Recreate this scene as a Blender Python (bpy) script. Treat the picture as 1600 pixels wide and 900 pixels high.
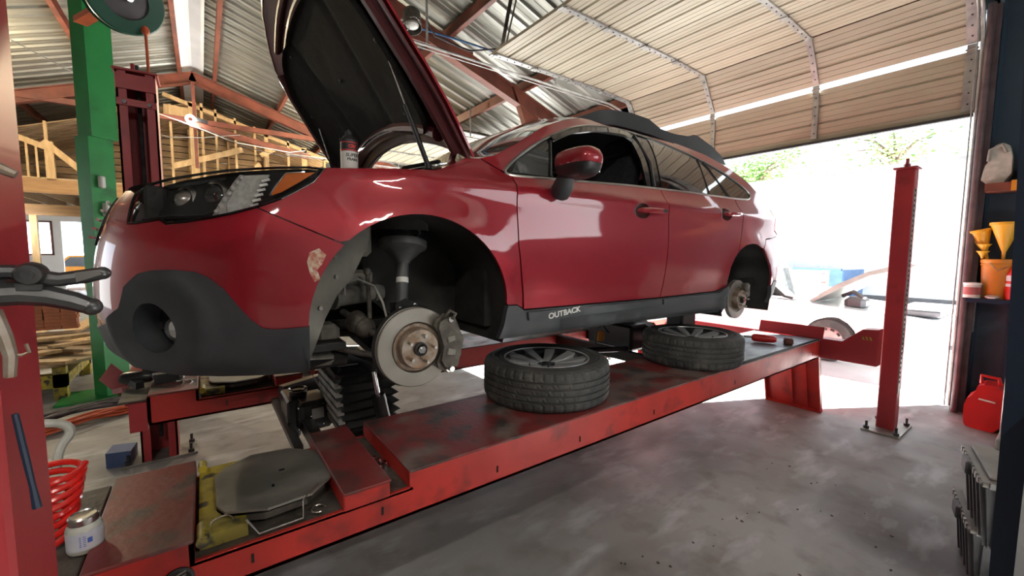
import bpy, bmesh, math, random
from mathutils import Vector, Matrix, Euler
from mathutils.geometry import delaunay_2d_cdt
random.seed(7)
sc = bpy.context.scene
for o in list(bpy.data.objects): bpy.data.objects.remove(o)
col = sc.collection
LIFT = 1.55            # all building coordinates below are relative to eye height; everything is raised by this at the end
PI = math.pi
def R(a): return math.radians(a)

# ------------------------------------------------------------------ camera, sky, sun, exposure
cd = bpy.data.cameras.new('camera'); cam = bpy.data.objects.new('camera', cd); col.objects.link(cam)
cd.sensor_width = 36; cd.sensor_fit = 'HORIZONTAL'; cd.lens = 655 / 1600 * 36; cd.clip_start = .02; cd.clip_end = 300
def cam_matrix(yaw=53.6, pitch=4.8, roll=.3):
    y, p, r = R(yaw), R(pitch), R(roll)
    F = Vector((math.cos(y)*math.cos(p), math.sin(y)*math.cos(p), -math.sin(p)))
    Rt = Vector((math.sin(y), -math.cos(y), 0)); U = Rt.cross(F)
    R2 = Rt*math.cos(r) + U*math.sin(r); U2 = -Rt*math.sin(r) + U*math.cos(r)
    m = Matrix((R2, U2, -F)).transposed().to_4x4()
    return m
cam.matrix_world = cam_matrix()
sc.camera = cam
sc.view_settings.view_transform = 'Standard'; sc.view_settings.look = 'None'
sc.view_settings.gamma = 1; sc.view_settings.use_curve_mapping = False
sc.view_settings.exposure = 3.62

w = bpy.data.worlds.new('sky'); sc.world = w; w.use_nodes = True
nt = w.node_tree; bg = nt.nodes['Background']
sky = nt.nodes.new('ShaderNodeTexSky'); sky.sky_type = 'HOSEK_WILKIE'
sky.sun_direction = Vector((.69, -.41, .6)).normalized(); sky.turbidity = 4; sky.ground_albedo = .5
hs = nt.nodes.new('ShaderNodeHueSaturation'); hs.inputs['Saturation'].default_value = .45
nt.links.new(sky.outputs[0], hs.inputs['Color']); nt.links.new(hs.outputs[0], bg.inputs[0])
bg.inputs[1].default_value = 1.0

def lamp(name, kind, loc, energy, color=(1, 1, 1), size=.3, size_y=None, direction=None):
    l = bpy.data.lights.new(name, kind); l.energy = energy; l.color = color
    o = bpy.data.objects.new(name, l); col.objects.link(o); o.location = loc
    if kind == 'AREA':
        l.size = size
        if size_y: l.shape = 'RECTANGLE'; l.size_y = size_y
    elif kind != 'SUN': l.shadow_soft_size = size
    if direction: o.rotation_euler = Vector(direction).to_track_quat('-Z', 'Y').to_euler()
    return o
sun = lamp('sun', 'SUN', (20, -10, 20), 9.0, (1, .97, .93), direction=(-.69, .41, -.6)); sun.data.angle = R(.6)

# ------------------------------------------------------------------ materials
def mat(name, c1, c2=None, rough=.5, metal=0., scale=6., bump=0., coat=0., stretch=(1, 1, 1), lo=.4, hi=.6, rough2=None,
        detail=5, spec=.5, c3=None, s3=2., lo3=.55, hi3=.7, trans=0., alpha=1., emit=0., bscale=None, ior=1.5):
    m = bpy.data.materials.new(name); m.use_nodes = True; t = m.node_tree; b = t.nodes['Principled BSDF']
    b.inputs['Base Color'].default_value = (*c1, 1); b.inputs['Roughness'].default_value = rough
    b.inputs['Metallic'].default_value = metal; b.inputs['Coat Weight'].default_value = coat
    b.inputs['Coat Roughness'].default_value = .04; b.inputs['Coat IOR'].default_value = 1.62 if name == 'car_paint' else 1.5
    b.inputs['Specular IOR Level'].default_value = spec; b.inputs['Transmission Weight'].default_value = trans
    b.inputs['IOR'].default_value = ior
    b.inputs['Alpha'].default_value = alpha
    if emit: b.inputs['Emission Color'].default_value = (*c1, 1); b.inputs['Emission Strength'].default_value = emit
    tc = t.nodes.new('ShaderNodeTexCoord'); mp = t.nodes.new('ShaderNodeMapping'); mp.inputs['Scale'].default_value = stretch
    t.links.new(tc.outputs['Object'], mp.inputs['Vector'])
    def noise(s, d=detail):
        n = t.nodes.new('ShaderNodeTexNoise'); n.inputs['Scale'].default_value = s; n.inputs['Detail'].default_value = d
        t.links.new(mp.outputs[0], n.inputs['Vector']); return n
    def ramp(n, a, z):
        r = t.nodes.new('ShaderNodeMapRange'); r.inputs[1].default_value = a; r.inputs[2].default_value = z
        t.links.new(n.outputs[0], r.inputs[0]); return r
    last = None
    if c2:
        n = noise(scale); r = ramp(n, lo, hi); mx = t.nodes.new('ShaderNodeMix'); mx.data_type = 'RGBA'
        mx.inputs[6].default_value = (*c1, 1); mx.inputs[7].default_value = (*c2, 1)
        t.links.new(r.outputs[0], mx.inputs[0]); last = mx
        if rough2 is not None:
            q = t.nodes.new('ShaderNodeMapRange'); q.inputs[3].default_value = rough; q.inputs[4].default_value = rough2
            t.links.new(r.outputs[0], q.inputs[0]); t.links.new(q.outputs[0], b.inputs['Roughness'])
    if c3:
        n = noise(s3); r = ramp(n, lo3, hi3); mx = t.nodes.new('ShaderNodeMix'); mx.data_type = 'RGBA'
        if last: t.links.new(last.outputs[2], mx.inputs[6])
        else: mx.inputs[6].default_value = (*c1, 1)
        mx.inputs[7].default_value = (*c3, 1); t.links.new(r.outputs[0], mx.inputs[0]); last = mx
    if last: t.links.new(last.outputs[2], b.inputs['Base Color'])
    if bump:
        n = noise(bscale or scale*3); bp = t.nodes.new('ShaderNodeBump'); bp.inputs['Strength'].default_value = bump
        bp.inputs['Distance'].default_value = .01; t.links.new(n.outputs[0], bp.inputs['Height']); t.links.new(bp.outputs[0], b.inputs['Normal'])
    return m
M = {}
M['paint'] = mat('car_paint', (.30, .006, .017), rough=.38, metal=.25, coat=1., spec=.4)
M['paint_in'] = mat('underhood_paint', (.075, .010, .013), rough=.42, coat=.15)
M['clad'] = mat('grey_plastic_cladding', (.035, .04, .045), (.055, .06, .065), rough=.42, rough2=.55, scale=5, bump=.1, bscale=220)
M['blackp'] = mat('black_plastic', (.012, .012, .013), (.02, .02, .02), rough=.45)
M['gloss'] = mat('gloss_black', (.006, .006, .007), rough=.08, coat=.5)
M['dark'] = mat('dark_underbody', (.008, .008, .008), (.02, .018, .015), rough=.8, scale=9)
M['liner'] = mat('arch_liner', (.012, .012, .012), (.022, .02, .018), rough=.75, scale=6, bump=.3)
M['linerg'] = mat('dusty_arch_steel', (.19, .18, .15), (.12, .115, .10), rough=.7, scale=5, bump=.2)
M['pad'] = mat('hood_insulation', (.010, .010, .010), (.016, .015, .014), rough=.95, scale=20, bump=.5, bscale=150)
M['glassd'] = mat('privacy_glass', (.008, .01, .011), rough=.02, spec=.8, coat=1)
M['glass'] = mat('clear_glass', (.75, .82, .8), rough=.01, trans=1., ior=1.45)
M['lens'] = mat('headlight_lens', (.9, .93, .93), rough=.03, trans=1., ior=1.15)
M['glassw'] = mat('windshield_glass', (.045, .06, .06), rough=.02, spec=.9, coat=1)
M['chrome'] = mat('chrome', (.75, .75, .76), rough=.12, metal=1)
M['satin'] = mat('satin_trim', (.55, .53, .5), rough=.3, metal=1)
M['amber'] = mat('amber_reflector', (.75, .18, .02), rough=.25, coat=.6)
M['drl'] = mat('frosted_light_guide', (.80, .84, .80), (.62, .65, .62), rough=.35, scale=60, coat=.5)
M['redl'] = mat('red_lens', (.5, .01, .01), rough=.15, coat=1)
M['seat'] = mat('seat_cloth', (.02, .022, .026), (.03, .03, .035), rough=.85, scale=40)
M['rotor'] = mat('machined_iron', (.34, .32, .29), (.26, .24, .21), rough=.38, rough2=.5, metal=.75, scale=3)
M['rust'] = mat('rusty_hub', (.36, .31, .26), (.22, .15, .10), rough=.5, metal=.5, scale=22, c3=(.36, .16, .06), s3=14, lo3=.64, hi3=.76)
M['cast'] = mat('cast_iron', (.16, .145, .12), (.09, .08, .07), rough=.65, metal=.4, scale=18, bump=.3)
M['alu'] = mat('dusty_alu', (.28, .27, .24), (.18, .17, .15), rough=.6, metal=.4, scale=12)
M['strut'] = mat('strut_paint', (.055, .06, .065), (.09, .09, .09), rough=.45, scale=14)
M['steel'] = mat('bright_steel', (.55, .54, .52), (.4, .38, .36), rough=.3, metal=1, scale=30)
M['rubber'] = mat('tyre_rubber', (.040, .042, .041), (.065, .064, .060), rough=.7, scale=5, c3=(.105, .10, .09), s3=9, bump=.1, bscale=90)
M['rubberd'] = mat('dark_rubber', (.012, .012, .012), (.025, .025, .025), rough=.6)
M['rimm'] = mat('machined_rim', (.62, .63, .64), rough=.32, metal=.55)
M['rimd'] = mat('dark_rim', (.03, .032, .035), rough=.35, metal=.3, coat=.3)
M['liftred'] = mat('lift_red_paint', (.55, .035, .025), (.38, .025, .020), rough=.38, rough2=.55, scale=3.5, lo=.35, hi=.7, c3=(.22, .022, .018), s3=9, lo3=.55, hi3=.75, detail=8, bump=.06)
M['postred'] = mat('post_red_paint', (.42, .035, .042), (.34, .028, .034), rough=.42, scale=2.5, c3=(.16, .02, .02), s3=5, lo3=.62, hi3=.8, bump=.05)
M['lifttop'] = mat('worn_runway_deck', (.20, .032, .030), (.17, .125, .11), rough=.42, rough2=.6, scale=4.5, detail=9, lo=.46, hi=.62, c3=(.055, .045, .04), s3=7, lo3=.50, hi3=.66, bump=.12, bscale=40)
M['slip'] = mat('steel_slip_plate', (.26, .27, .29), (.17, .17, .18), rough=.35, rough2=.5, metal=.5, scale=4, bump=.05)
M['grime'] = mat('greasy_recess', (.055, .05, .042), (.10, .09, .075), rough=.6, scale=14, bump=.5, c3=(.13, .10, .08), s3=25)
M['yellow'] = mat('worn_yellow_paint', (.52, .42, .04), (.30, .25, .05), rough=.5, scale=12, detail=8, c3=(.06, .055, .04), s3=16, lo3=.54, hi3=.62)
M['turn'] = mat('turnplate_steel', (.26, .265, .24), (.36, .35, .31), detail=9, rough=.4, rough2=.55, metal=.5, scale=7, c3=(.10, .10, .09), s3=4)
M['jack'] = mat('jack_black', (.010, .010, .011), (.018, .018, .018), rough=.3, scale=9)
M['bell'] = mat('dusty_bellows', (.42, .40, .36), (.20, .19, .17), rough=.7, scale=14)
M['green'] = mat('green_column_paint', (.025, .30, .075), (.02, .23, .055), rough=.42, scale=2, c3=(.012, .10, .035), s3=4, lo3=.62, hi3=.8)
M['greend'] = mat('green_reel', (.01, .09, .055), rough=.4)
M['steelroof'] = mat('galvanised_sheet', (.36, .36, .33), (.24, .24, .21), rough=.42, rough2=.55, metal=.75, scale=1.4, stretch=(.4, 3, 1), c3=(.38, .37, .33), s3=3, lo3=.5, hi3=.8)
M['beam'] = mat('primer_red_steel', (.19, .055, .033), (.12, .035, .022), rough=.6, scale=3, bump=.1)
M['door'] = mat('beige_door_skin', (.43, .39, .30), (.37, .33, .25), rough=.5, scale=2.5, stretch=(1, .3, 1), c3=(.33, .28, .21), s3=1.5, lo3=.55, hi3=.8)
M['galv'] = mat('galvanised_strip', (.42, .42, .40), (.30, .30, .29), rough=.45, metal=.6, scale=9)
M['bluewall'] = mat('dark_blue_sheet', (.022, .045, .075), (.03, .055, .085), rough=.5, scale=3)
M['bluepost'] = mat('navy_paint', (.006, .018, .045), rough=.45)
M['concrete'] = None
M['timber'] = mat('pine_stud', (.50, .34, .17), (.40, .26, .12), rough=.7, scale=5, stretch=(3, 3, .5), bump=.1)
M['timberb'] = mat('pine_board', (.36, .25, .14), (.27, .18, .10), rough=.75, scale=4, stretch=(.4, 3, 3))
M['glulam'] = mat('glulam_beam', (.34, .19, .075), (.26, .14, .055), rough=.6, scale=4, stretch=(.5, 2, 4))
M['plywood'] = mat('plywood', (.42, .31, .18), (.35, .25, .15), rough=.75, scale=3)
M['white'] = mat('white_paint', (.86, .87, .88), (.80, .81, .82), rough=.6, scale=2)
M['whitecar'] = mat('white_car_paint', (.75, .76, .77), rough=.35, coat=.7)
M['greywall'] = mat('grey_office_wall', (.42, .43, .44), (.36, .37, .38), rough=.7)
M['asphalt'] = mat('pale_yard_concrete', (.66, .66, .65), (.58, .58, .57), rough=.85, scale=1.2, bump=.2)
M['leaf'] = mat('tree_leaves', (.10, .20, .05), (.17, .28, .08), rough=.6, scale=2)
M['jamb'] = mat('purple_grey_jamb', (.10, .07, .08), (.15, .11, .12), rough=.4, metal=.3)
M['bark'] = mat('bark', (.12, .08, .05), (.07, .05, .035), rough=.9, scale=9, bump=.5)
M['bluetr'] = mat('faded_blue_paint', (.05, .13, .30), (.08, .18, .36), rough=.5)
M['orangep'] = mat('orange_plastic', (.62, .25, .02), (.52, .20, .02), rough=.45, scale=4)
M['yellowp'] = mat('yellow_plastic', (.75, .42, .03), rough=.4)
M['redp'] = mat('red_plastic', (.55, .015, .015), rough=.35, coat=.2)
M['redhose'] = mat('red_hose', (.75, .02, .015), rough=.2, coat=.6)
M['hose'] = mat('grey_white_hose', (.48, .49, .44), (.38, .39, .34), rough=.5, scale=20)
M['whitep'] = mat('white_plastic', (.65, .65, .62), rough=.45)
M['greyp'] = mat('grey_plastic', (.12, .12, .125), (.09, .09, .095), rough=.5, scale=4)
M['lidp'] = mat('grey_lid', (.24, .23, .21), (.30, .29, .26), rough=.5, scale=5)
M['tool'] = mat('forged_tool_steel', (.07, .07, .075), (.12, .12, .12), rough=.35, metal=.8, scale=18)
M['brick'] = mat('red_brick', (.34, .12, .06), (.27, .10, .05), rough=.85, scale=12, bump=.4)
M['cord'] = mat('orange_cord', (.55, .10, .03), (.42, .08, .03), rough=.5)
M['cordd'] = mat('dark_cord', (.03, .03, .035), (.10, .09, .10), rough=.5, scale=8)
M['glow'] = mat('lamp_tube', (1, .97, .9), emit=12)
M['red_t'] = mat('print_red', (.55, .02, .02), rough=.4)
M['black_t'] = mat('print_black', (.015, .015, .015), rough=.4)
M['label'] = mat('paper_label', (.50, .52, .60), (.62, .62, .66), rough=.6, scale=25)
M['bluel'] = mat('blue_print', (.06, .12, .45), rough=.5)
M['blued'] = mat('blue_box', (.07, .11, .25), rough=.6)
M['pinkred'] = mat('faded_red_plate', (.42, .13, .13), (.33, .09, .09), rough=.5, scale=6)

def floor_material():
    m = bpy.data.materials.new('stained_concrete'); m.use_nodes = True; t = m.node_tree; b = t.nodes['Principled BSDF']
    tc = t.nodes.new('ShaderNodeTexCoord')
    def nz(s, d=6, st=(1, 1, 1), rot=0, ty='FBM'):
        mp = t.nodes.new('ShaderNodeMapping'); mp.inputs['Scale'].default_value = st; mp.inputs['Rotation'].default_value = (0, 0, rot)
        t.links.new(tc.outputs['Object'], mp.inputs[0])
        n = t.nodes.new('ShaderNodeTexNoise'); n.inputs['Scale'].default_value = s; n.inputs['Detail'].default_value = d
        t.links.new(mp.outputs[0], n.inputs[0]); return n.outputs[0]
    def rng(x, a, z, lo=0, hi=1):
        r = t.nodes.new('ShaderNodeMapRange'); r.inputs[1].default_value = a; r.inputs[2].default_value = z
        r.inputs[3].default_value = lo; r.inputs[4].default_value = hi; t.links.new(x, r.inputs[0]); return r.outputs[0]
    def mix(f, a, c):
        x = t.nodes.new('ShaderNodeMix'); x.data_type = 'RGBA'; t.links.new(f, x.inputs[0])
        for i, v in ((6, a), (7, c)):
            if isinstance(v, tuple): x.inputs[i].default_value = (*v, 1)
            else: t.links.new(v, x.inputs[i])
        return x.outputs[2]
    c = mix(rng(nz(1.1), .35, .65), (.26, .26, .255), (.36, .365, .36))
    c = mix(rng(nz(5, 8), .5, .75), c, (.20, .195, .18))
    c = mix(rng(nz(2.6, 8, (1, 2.6, 1), .5), .54, .70, 0, .8), c, (.52, .55, .58))     # chalky swirls
    c = mix(rng(nz(.55, 3), .58, .66, 0, .55), c, (.13, .125, .12))
    # pale worn line across the bay
    sp = t.nodes.new('ShaderNodeSeparateXYZ'); t.links.new(tc.outputs['Object'], sp.inputs[0])
    a = t.nodes.new('ShaderNodeMath'); a.operation = 'SUBTRACT'; a.inputs[1].default_value = 1.21; t.links.new(sp.outputs[1], a.inputs[0])
    ab = t.nodes.new('ShaderNodeMath'); ab.operation = 'ABSOLUTE'; t.links.new(a.outputs[0], ab.inputs[0])
    ln = rng(ab.outputs[0], .02, .035, 1, 0)
    k = t.nodes.new('ShaderNodeMath'); k.operation = 'MULTIPLY'; t.links.new(ln, k.inputs[0]); t.links.new(rng(nz(7, 6), .35, .6, 0, .55), k.inputs[1])
    c = mix(k.outputs[0], c, (.50, .49, .46))
    t.links.new(c, b.inputs['Base Color'])
    t.links.new(rng(nz(3), .3, .7, .42, .7), b.inputs['Roughness'])
    bp = t.nodes.new('ShaderNodeBump'); bp.inputs['Strength'].default_value = .15; bp.inputs['Distance'].default_value = .01
    t.links.new(nz(30), bp.inputs['Height']); t.links.new(bp.outputs[0], b.inputs['Normal'])
    return m
M['concrete'] = floor_material()

# ------------------------------------------------------------------ object helpers
def thing(name, label, cat, loc, group=None, kind=None):
    o = bpy.data.objects.new(name, None); o.empty_display_size = .1; col.objects.link(o); o.location = loc
    o['label'] = label; o['category'] = cat
    if group: o['group'] = group
    if kind: o['kind'] = kind
    return o
def struct(name, loc=(0, 0, 0), label=None):
    o = bpy.data.objects.new(name, None); o.empty_display_size = .1; col.objects.link(o); o.location = loc; o['kind'] = 'structure'
    if label: o['label'] = label
    return o
def tag(o, label=None, cat=None, group=None, kind=None):
    if label: o['label'] = label
    if cat: o['category'] = cat
    if group: o['group'] = group
    if kind: o['kind'] = kind
    return o
def rootloc(o):
    v = Vector((0, 0, 0))
    while o is not None: v += o.location; o = o.parent
    return v
def basis(d, up=(0, 0, 1)):
    d = Vector(d).normalized(); u = Vector(up)
    if abs(d.dot(u)) > .98: u = Vector((1, 0, 0)) if abs(d.x) < .9 else Vector((0, 1, 0))
    s = d.cross(u).normalized(); t = s.cross(d).normalized()
    return d, s, t
class MB:
    def __init__(s): s.v = []; s.f = []; s.sm = []
    def add(s, vs, fs, smooth=False):
        n = len(s.v); s.v += [tuple(v) for v in vs]; s.f += [tuple(i+n for i in f) for f in fs]; s.sm += [smooth]*len(fs); return s
    def box(s, c, d, rot=None, bev=0):
        x, y, z = d[0]/2, d[1]/2, d[2]/2
        m = rot if isinstance(rot, Matrix) else (Euler(rot).to_matrix() if rot else Matrix.Identity(3))
        if bev:
            b = min(bev, x*.9, y*.9, z*.9); vs = []
            idx = {}
            for sx in (-1, 1):
                for sy in (-1, 1):
                    for sz in (-1, 1):
                        for ax in range(3):
                            p = [sx*(x-b), sy*(y-b), sz*(z-b)]; p[ax] = (sx*x, sy*y, sz*z)[ax]
                            idx[(sx, sy, sz, ax)] = len(vs); vs.append(Vector(c)+m @ Vector(p))
            fs = []
            cyc = [(-1, -1), (1, -1), (1, 1), (-1, 1)]
            for ax in range(3):
                o = [(ax+1) % 3, (ax+2) % 3]
                for sg in (-1, 1):
                    q = []
                    for a_, b_ in (cyc if sg > 0 else cyc[::-1]):
                        k = [0, 0, 0]; k[ax] = sg; k[o[0]] = a_; k[o[1]] = b_; q.append(idx[(*k, ax)])
                    fs.append(q)
            for ax in range(3):       # edges along ax
                o = [(ax+1) % 3, (ax+2) % 3]
                for a_, b_ in cyc:
                    k0 = [0, 0, 0]; k0[ax] = -1; k0[o[0]] = a_; k0[o[1]] = b_; k1 = list(k0); k1[ax] = 1
                    q = [idx[(*k0, o[0])], idx[(*k1, o[0])], idx[(*k1, o[1])], idx[(*k0, o[1])]]
                    fs.append(q if a_*b_ < 0 else q[::-1])
            for sx in (-1, 1):
                for sy in (-1, 1):
                    for sz in (-1, 1):
                        q = [idx[(sx, sy, sz, a)] for a in range(3)]; fs.append(q if sx*sy*sz > 0 else q[::-1])
            return s.add(vs, fs)
        vs = [Vector(c)+m @ Vector((a*x, b_*y, e*z)) for a in (-1, 1) for b_ in (-1, 1) for e in (-1, 1)]
        return s.add(vs, [(0, 1, 3, 2), (4, 6, 7, 5), (0, 4, 5, 1), (2, 3, 7, 6), (0, 2, 6, 4), (1, 5, 7, 3)])
    def span(s, a, b):   # axis aligned box from corner a to corner b
        return s.box([(p+q)/2 for p, q in zip(a, b)], [abs(p-q) for p, q in zip(a, b)])
    def bar(s, a, b, wd, ht, up=(0, 0, 1)):
        a, b = Vector(a), Vector(b); d, sd, t = basis(b-a, up)
        vs = [p + sd*(i*wd/2) + t*(j*ht/2) for p in (a, b) for i, j in ((-1, -1), (1, -1), (1, 1), (-1, 1))]
        return s.add(vs, [(0, 1, 2, 3), (7, 6, 5, 4), (0, 4, 5, 1), (1, 5, 6, 2), (2, 6, 7, 3), (3, 7, 4, 0)])
    def tube(s, pts, r, n=8, closed=False, caps=True):
        pts = [Vector(p) for p in pts]; N = len(pts); vs = []; fs = []
        rr = r if isinstance(r, (list, tuple)) else [r]*N
        prev = None
        for i, p in enumerate(pts):
            if closed: d = pts[(i+1) % N]-pts[i-1]
            else: d = pts[min(i+1, N-1)]-pts[max(i-1, 0)]
            d.normalize()
            if prev is None: _, u, v_ = basis(d)
            else:
                u = prev - d*prev.dot(d)
                if u.length < 1e-5: _, u, _ = basis(d)
                u.normalize(); v_ = d.cross(u)
            prev = u; v_ = d.cross(u)
            for k in range(n):
                a = 2*PI*k/n; vs.append(p+u*(math.cos(a)*rr[i])+v_*(math.sin(a)*rr[i]))
        for i in range(N if closed else N-1):
            for k in range(n):
                a, b = i*n+k, i*n+(k+1) % n; c, d_ = ((i+1) % N)*n+(k+1) % n, ((i+1) % N)*n+k
                fs.append((a, b, c, d_))
        if caps and not closed: fs += [tuple(range(n))[::-1], tuple(range((N-1)*n, N*n))]
        return s.add(vs, fs, True)
    def cyl(s, a, b, r, n=16, r2=None, smooth=True):
        a, b = Vector(a), Vector(b); d, u, t = basis(b-a); r2 = r if r2 is None else r2
        vs = [p+(u*math.cos(2*PI*k/n)+t*math.sin(2*PI*k/n))*q for p, q in ((a, r), (b, r2)) for k in range(n)]
        s.add(vs, [(k, (k+1) % n, n+(k+1) % n, n+k)[::-1] for k in range(n)], smooth)
        s.add(vs[:n], [tuple(range(n))]); s.add(vs[n:], [tuple(range(n))[::-1]]); return s
    def lathe(s, prof, o, ax, n=32, smooth=True, caps=True, fn=None):
        o = Vector(o); d, u, t = basis(ax); vs = []; fs = []; m = len(prof)
        for k in range(n):
            a = 2*PI*k/n
            for j, (r, h) in enumerate(prof):
                if fn: r, h = fn(k, j, r, h)
                vs.append(o+(u*math.cos(a)+t*math.sin(a))*r+d*h)
        for k in range(n):
            for j in range(m-1): fs.append((k*m+j, ((k+1) % n)*m+j, ((k+1) % n)*m+j+1, k*m+j+1))
        return s.add(vs, fs, smooth)
    def prism(s, poly, fn, depth, smooth=False):
        """poly: 2-D outline; fn(x,y,d)->3-D point; extruded from d=0 to depth"""
        n = len(poly); vs = [fn(x, y, 0) for x, y in poly]+[fn(x, y, depth) for x, y in poly]
        return s.add(vs, [tuple(range(n)), tuple(range(n, 2*n))[::-1]]+[(i, n+i, n+(i+1) % n, (i+1) % n) for i in range(n)], smooth)
    def ell(s, c, r, n=12, m=8, rot=None, zmin=-1):
        mt = Euler(rot).to_matrix() if rot else Matrix.Identity(3); vs = []; fs = []
        for i in range(m+1):
            ph = -PI/2+PI*i/m
            for k in range(n):
                a = 2*PI*k/n; z = max(zmin, math.sin(ph))
                vs.append(Vector(c)+mt @ Vector((r[0]*math.cos(ph)*math.cos(a), r[1]*math.cos(ph)*math.sin(a), r[2]*z)))
        for i in range(m):
            for k in range(n): fs.append((i*n+k, i*n+(k+1) % n, (i+1)*n+(k+1) % n, (i+1)*n+k))
        return s.add(vs, fs, True)
    def build(s, name, m, parent=None, smooth=None, local=False, fix=True, weld=False):
        me = bpy.data.meshes.new(name); v = [Vector(p) for p in s.v]
        if parent is not None and not local:
            off = rootloc(parent); v = [p-off for p in v]; loc = None
        elif parent is None:
            xs = [p.x for p in v]; ys = [p.y for p in v]; zs = [p.z for p in v]
            loc = Vector(((min(xs)+max(xs))/2, (min(ys)+max(ys))/2, min(zs))); v = [p-loc for p in v]
        else: loc = None
        me.from_pydata([tuple(p) for p in v], [], s.f)
        sm = s.sm if smooth is None else [smooth]*len(s.f)
        me.polygons.foreach_set('use_smooth', sm)
        if weld or fix:
            bm = bmesh.new(); bm.from_mesh(me)
            if weld: bmesh.ops.remove_doubles(bm, verts=bm.verts, dist=1e-4)
            if fix: bmesh.ops.recalc_face_normals(bm, faces=bm.faces)
            for e in bm.edges:
                if len(e.link_faces) == 2 and e.calc_face_angle(0) > .62: e.smooth = False
            bm.to_mesh(me); bm.free()
        me.materials.append(m if not isinstance(m, str) else M[m])
        o = bpy.data.objects.new(name, me); col.objects.link(o)
        if parent is not None: o.parent = parent
        if loc is not None: o.location = loc
        return o
def each(b, name, m, parent, **k):
    '''build every separate piece of b as an object of its own (pieces that touch or overlap stay one)'''
    n = len(b.v); up = list(range(n))
    def fd(i):
        while up[i] != i: up[i] = up[up[i]]; i = up[i]
        return i
    key = {}
    for i, v in enumerate(b.v):
        q = tuple(round(c, 5) for c in v)
        if q in key: up[fd(i)] = fd(key[q])
        else: key[q] = i
    for f in b.f:
        for i in f[1:]: up[fd(i)] = fd(f[0])
    comp = {}
    for fi, f in enumerate(b.f): comp.setdefault(fd(f[0]), []).append(fi)
    items = []
    for fs in comp.values():
        vs = {i for f in fs for i in b.f[f]}
        lo = [min(b.v[i][a] for i in vs) for a in range(3)]; hi = [max(b.v[i][a] for i in vs) for a in range(3)]
        items.append([fs, lo, hi])
    ch = True
    while ch:
        ch = False
        for i in range(len(items)):
            for j in range(i+1, len(items)):
                A, B_ = items[i], items[j]
                if all(A[1][a] <= B_[2][a]+1e-4 and B_[1][a] <= A[2][a]+1e-4 for a in range(3)):
                    A[0] = A[0]+B_[0]; A[1] = [min(x, y) for x, y in zip(A[1], B_[1])]; A[2] = [max(x, y) for x, y in zip(A[2], B_[2])]; items.pop(j); ch = True; break
            if ch: break
    out = []
    for fs, lo, hi in items:
        nb = MB(); mp = {}
        for f in fs:
            for i in b.f[f]:
                if i not in mp: mp[i] = len(nb.v); nb.v.append(b.v[i])
            nb.f.append(tuple(mp[i] for i in b.f[f])); nb.sm.append(b.sm[f])
        out.append(nb.build(name, m, parent, **k))
    return out
def part(name, m, parent, f, **k):
    b = MB(); f(b); return b.build(name, m, parent, **k)
def children(o): return [c for c in bpy.data.objects if c.parent == o]
def copy_tree(o, parent=None, loc=None, rot=None):
    c = o.copy(); col.objects.link(c); c.parent = parent
    if loc is not None: c.location = loc
    if rot is not None: c.rotation_euler = rot
    for ch in children(o): copy_tree(ch, c)
    return c
def text_mesh(body, size, depth, m, name, parent, mtx, bold=0.0, shear=0.0, sx=1.0):
    cu = bpy.data.curves.new(name, 'FONT'); cu.body = body; cu.size = size; cu.extrude = depth; cu.offset = bold
    cu.shear = shear; cu.align_x = 'CENTER'; cu.align_y = 'CENTER'
    t = bpy.data.objects.new(name+'_curve', cu); col.objects.link(t)
    dg = bpy.context.evaluated_depsgraph_get(); me = bpy.data.meshes.new_from_object(t.evaluated_get(dg))
    bpy.data.objects.remove(t)
    off = rootloc(parent)
    for v in me.vertices:
        p = mtx(v.co.x*sx, v.co.y, v.co.z) if callable(mtx) else mtx @ v.co
        v.co = Vector(p)-off
    me.materials.clear(); me.materials.append(M[m]); me.name = name
    o = bpy.data.objects.new(name, me); col.objects.link(o); o.parent = parent
    return o
# ------------------------------------------------------------------ the building
o = MB().box((-.9, 6.5, -1.65), (14.0, 27, .2)).build('floor', 'concrete'); o['kind'] = 'structure'
o = MB().box((31.1, 6.5, -1.66), (50, 90, .2)).build('yard_ground', 'asphalt'); o['kind'] = 'structure'
o = MB().box((-1, 40, -1.67), (14, 40, .2)).build('back_yard_ground', 'asphalt'); o['kind'] = 'structure'
RIDGE, SR, SL, XRT, XLT = 4.6, .325, .37, 6.35, -7.2
ceil_ = struct('ceiling', (0, 6.5, 2.4), 'corrugated metal roof on red steel frames')
def sheet(x1, slope, name='roof_sheet'):
    prof = []
    for k in range(3):
        y = k*.305; prof += [(y, 0), (y+.09, 0), (y+.098, .006), (y+.112, .006), (y+.12, 0), (y+.215, 0), (y+.238, .034), (y+.272, .034), (y+.295, 0)]
    prof.append((.915, 0)); n = len(prof)
    nx = 2; vs = []
    for i in range(nx):
        x = x1*i/(nx-1)
        vs += [(x, y, RIDGE+.06-slope*abs(x)-h) for y, h in prof]
    b = MB(); b.add(vs, [(i*n+k, i*n+k+1, (i+1)*n+k+1, (i+1)*n+k) for i in range(nx-1) for k in range(n-1)])
    return b.build(name, 'steelroof', ceil_, fix=False)
for x1, sl in ((XRT, SR), (XLT, SL)):
    s0 = sheet(x1, sl)
    s0.location.y = -7.0
    for k in range(1, 30):
        c = s0.copy(); col.objects.link(c); c.location.y = -7.0+k*.914; c.location.z = .004*(k % 2)
b = MB(); b.bar((0, -7, RIDGE+.02), (0, 20.4, RIDGE+.02), .05, .01)
b.add([(-.24, -7, RIDGE-.085), (0, -7, RIDGE-.005), (.24, -7, RIDGE-.08), (-.24, 20, RIDGE-.085), (0, 20, RIDGE-.005), (.24, 20, RIDGE-.08)], [(0, 1, 4, 3), (1, 2, 5, 4)]); b.build('ridge_cap', 'white', ceil_)
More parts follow.
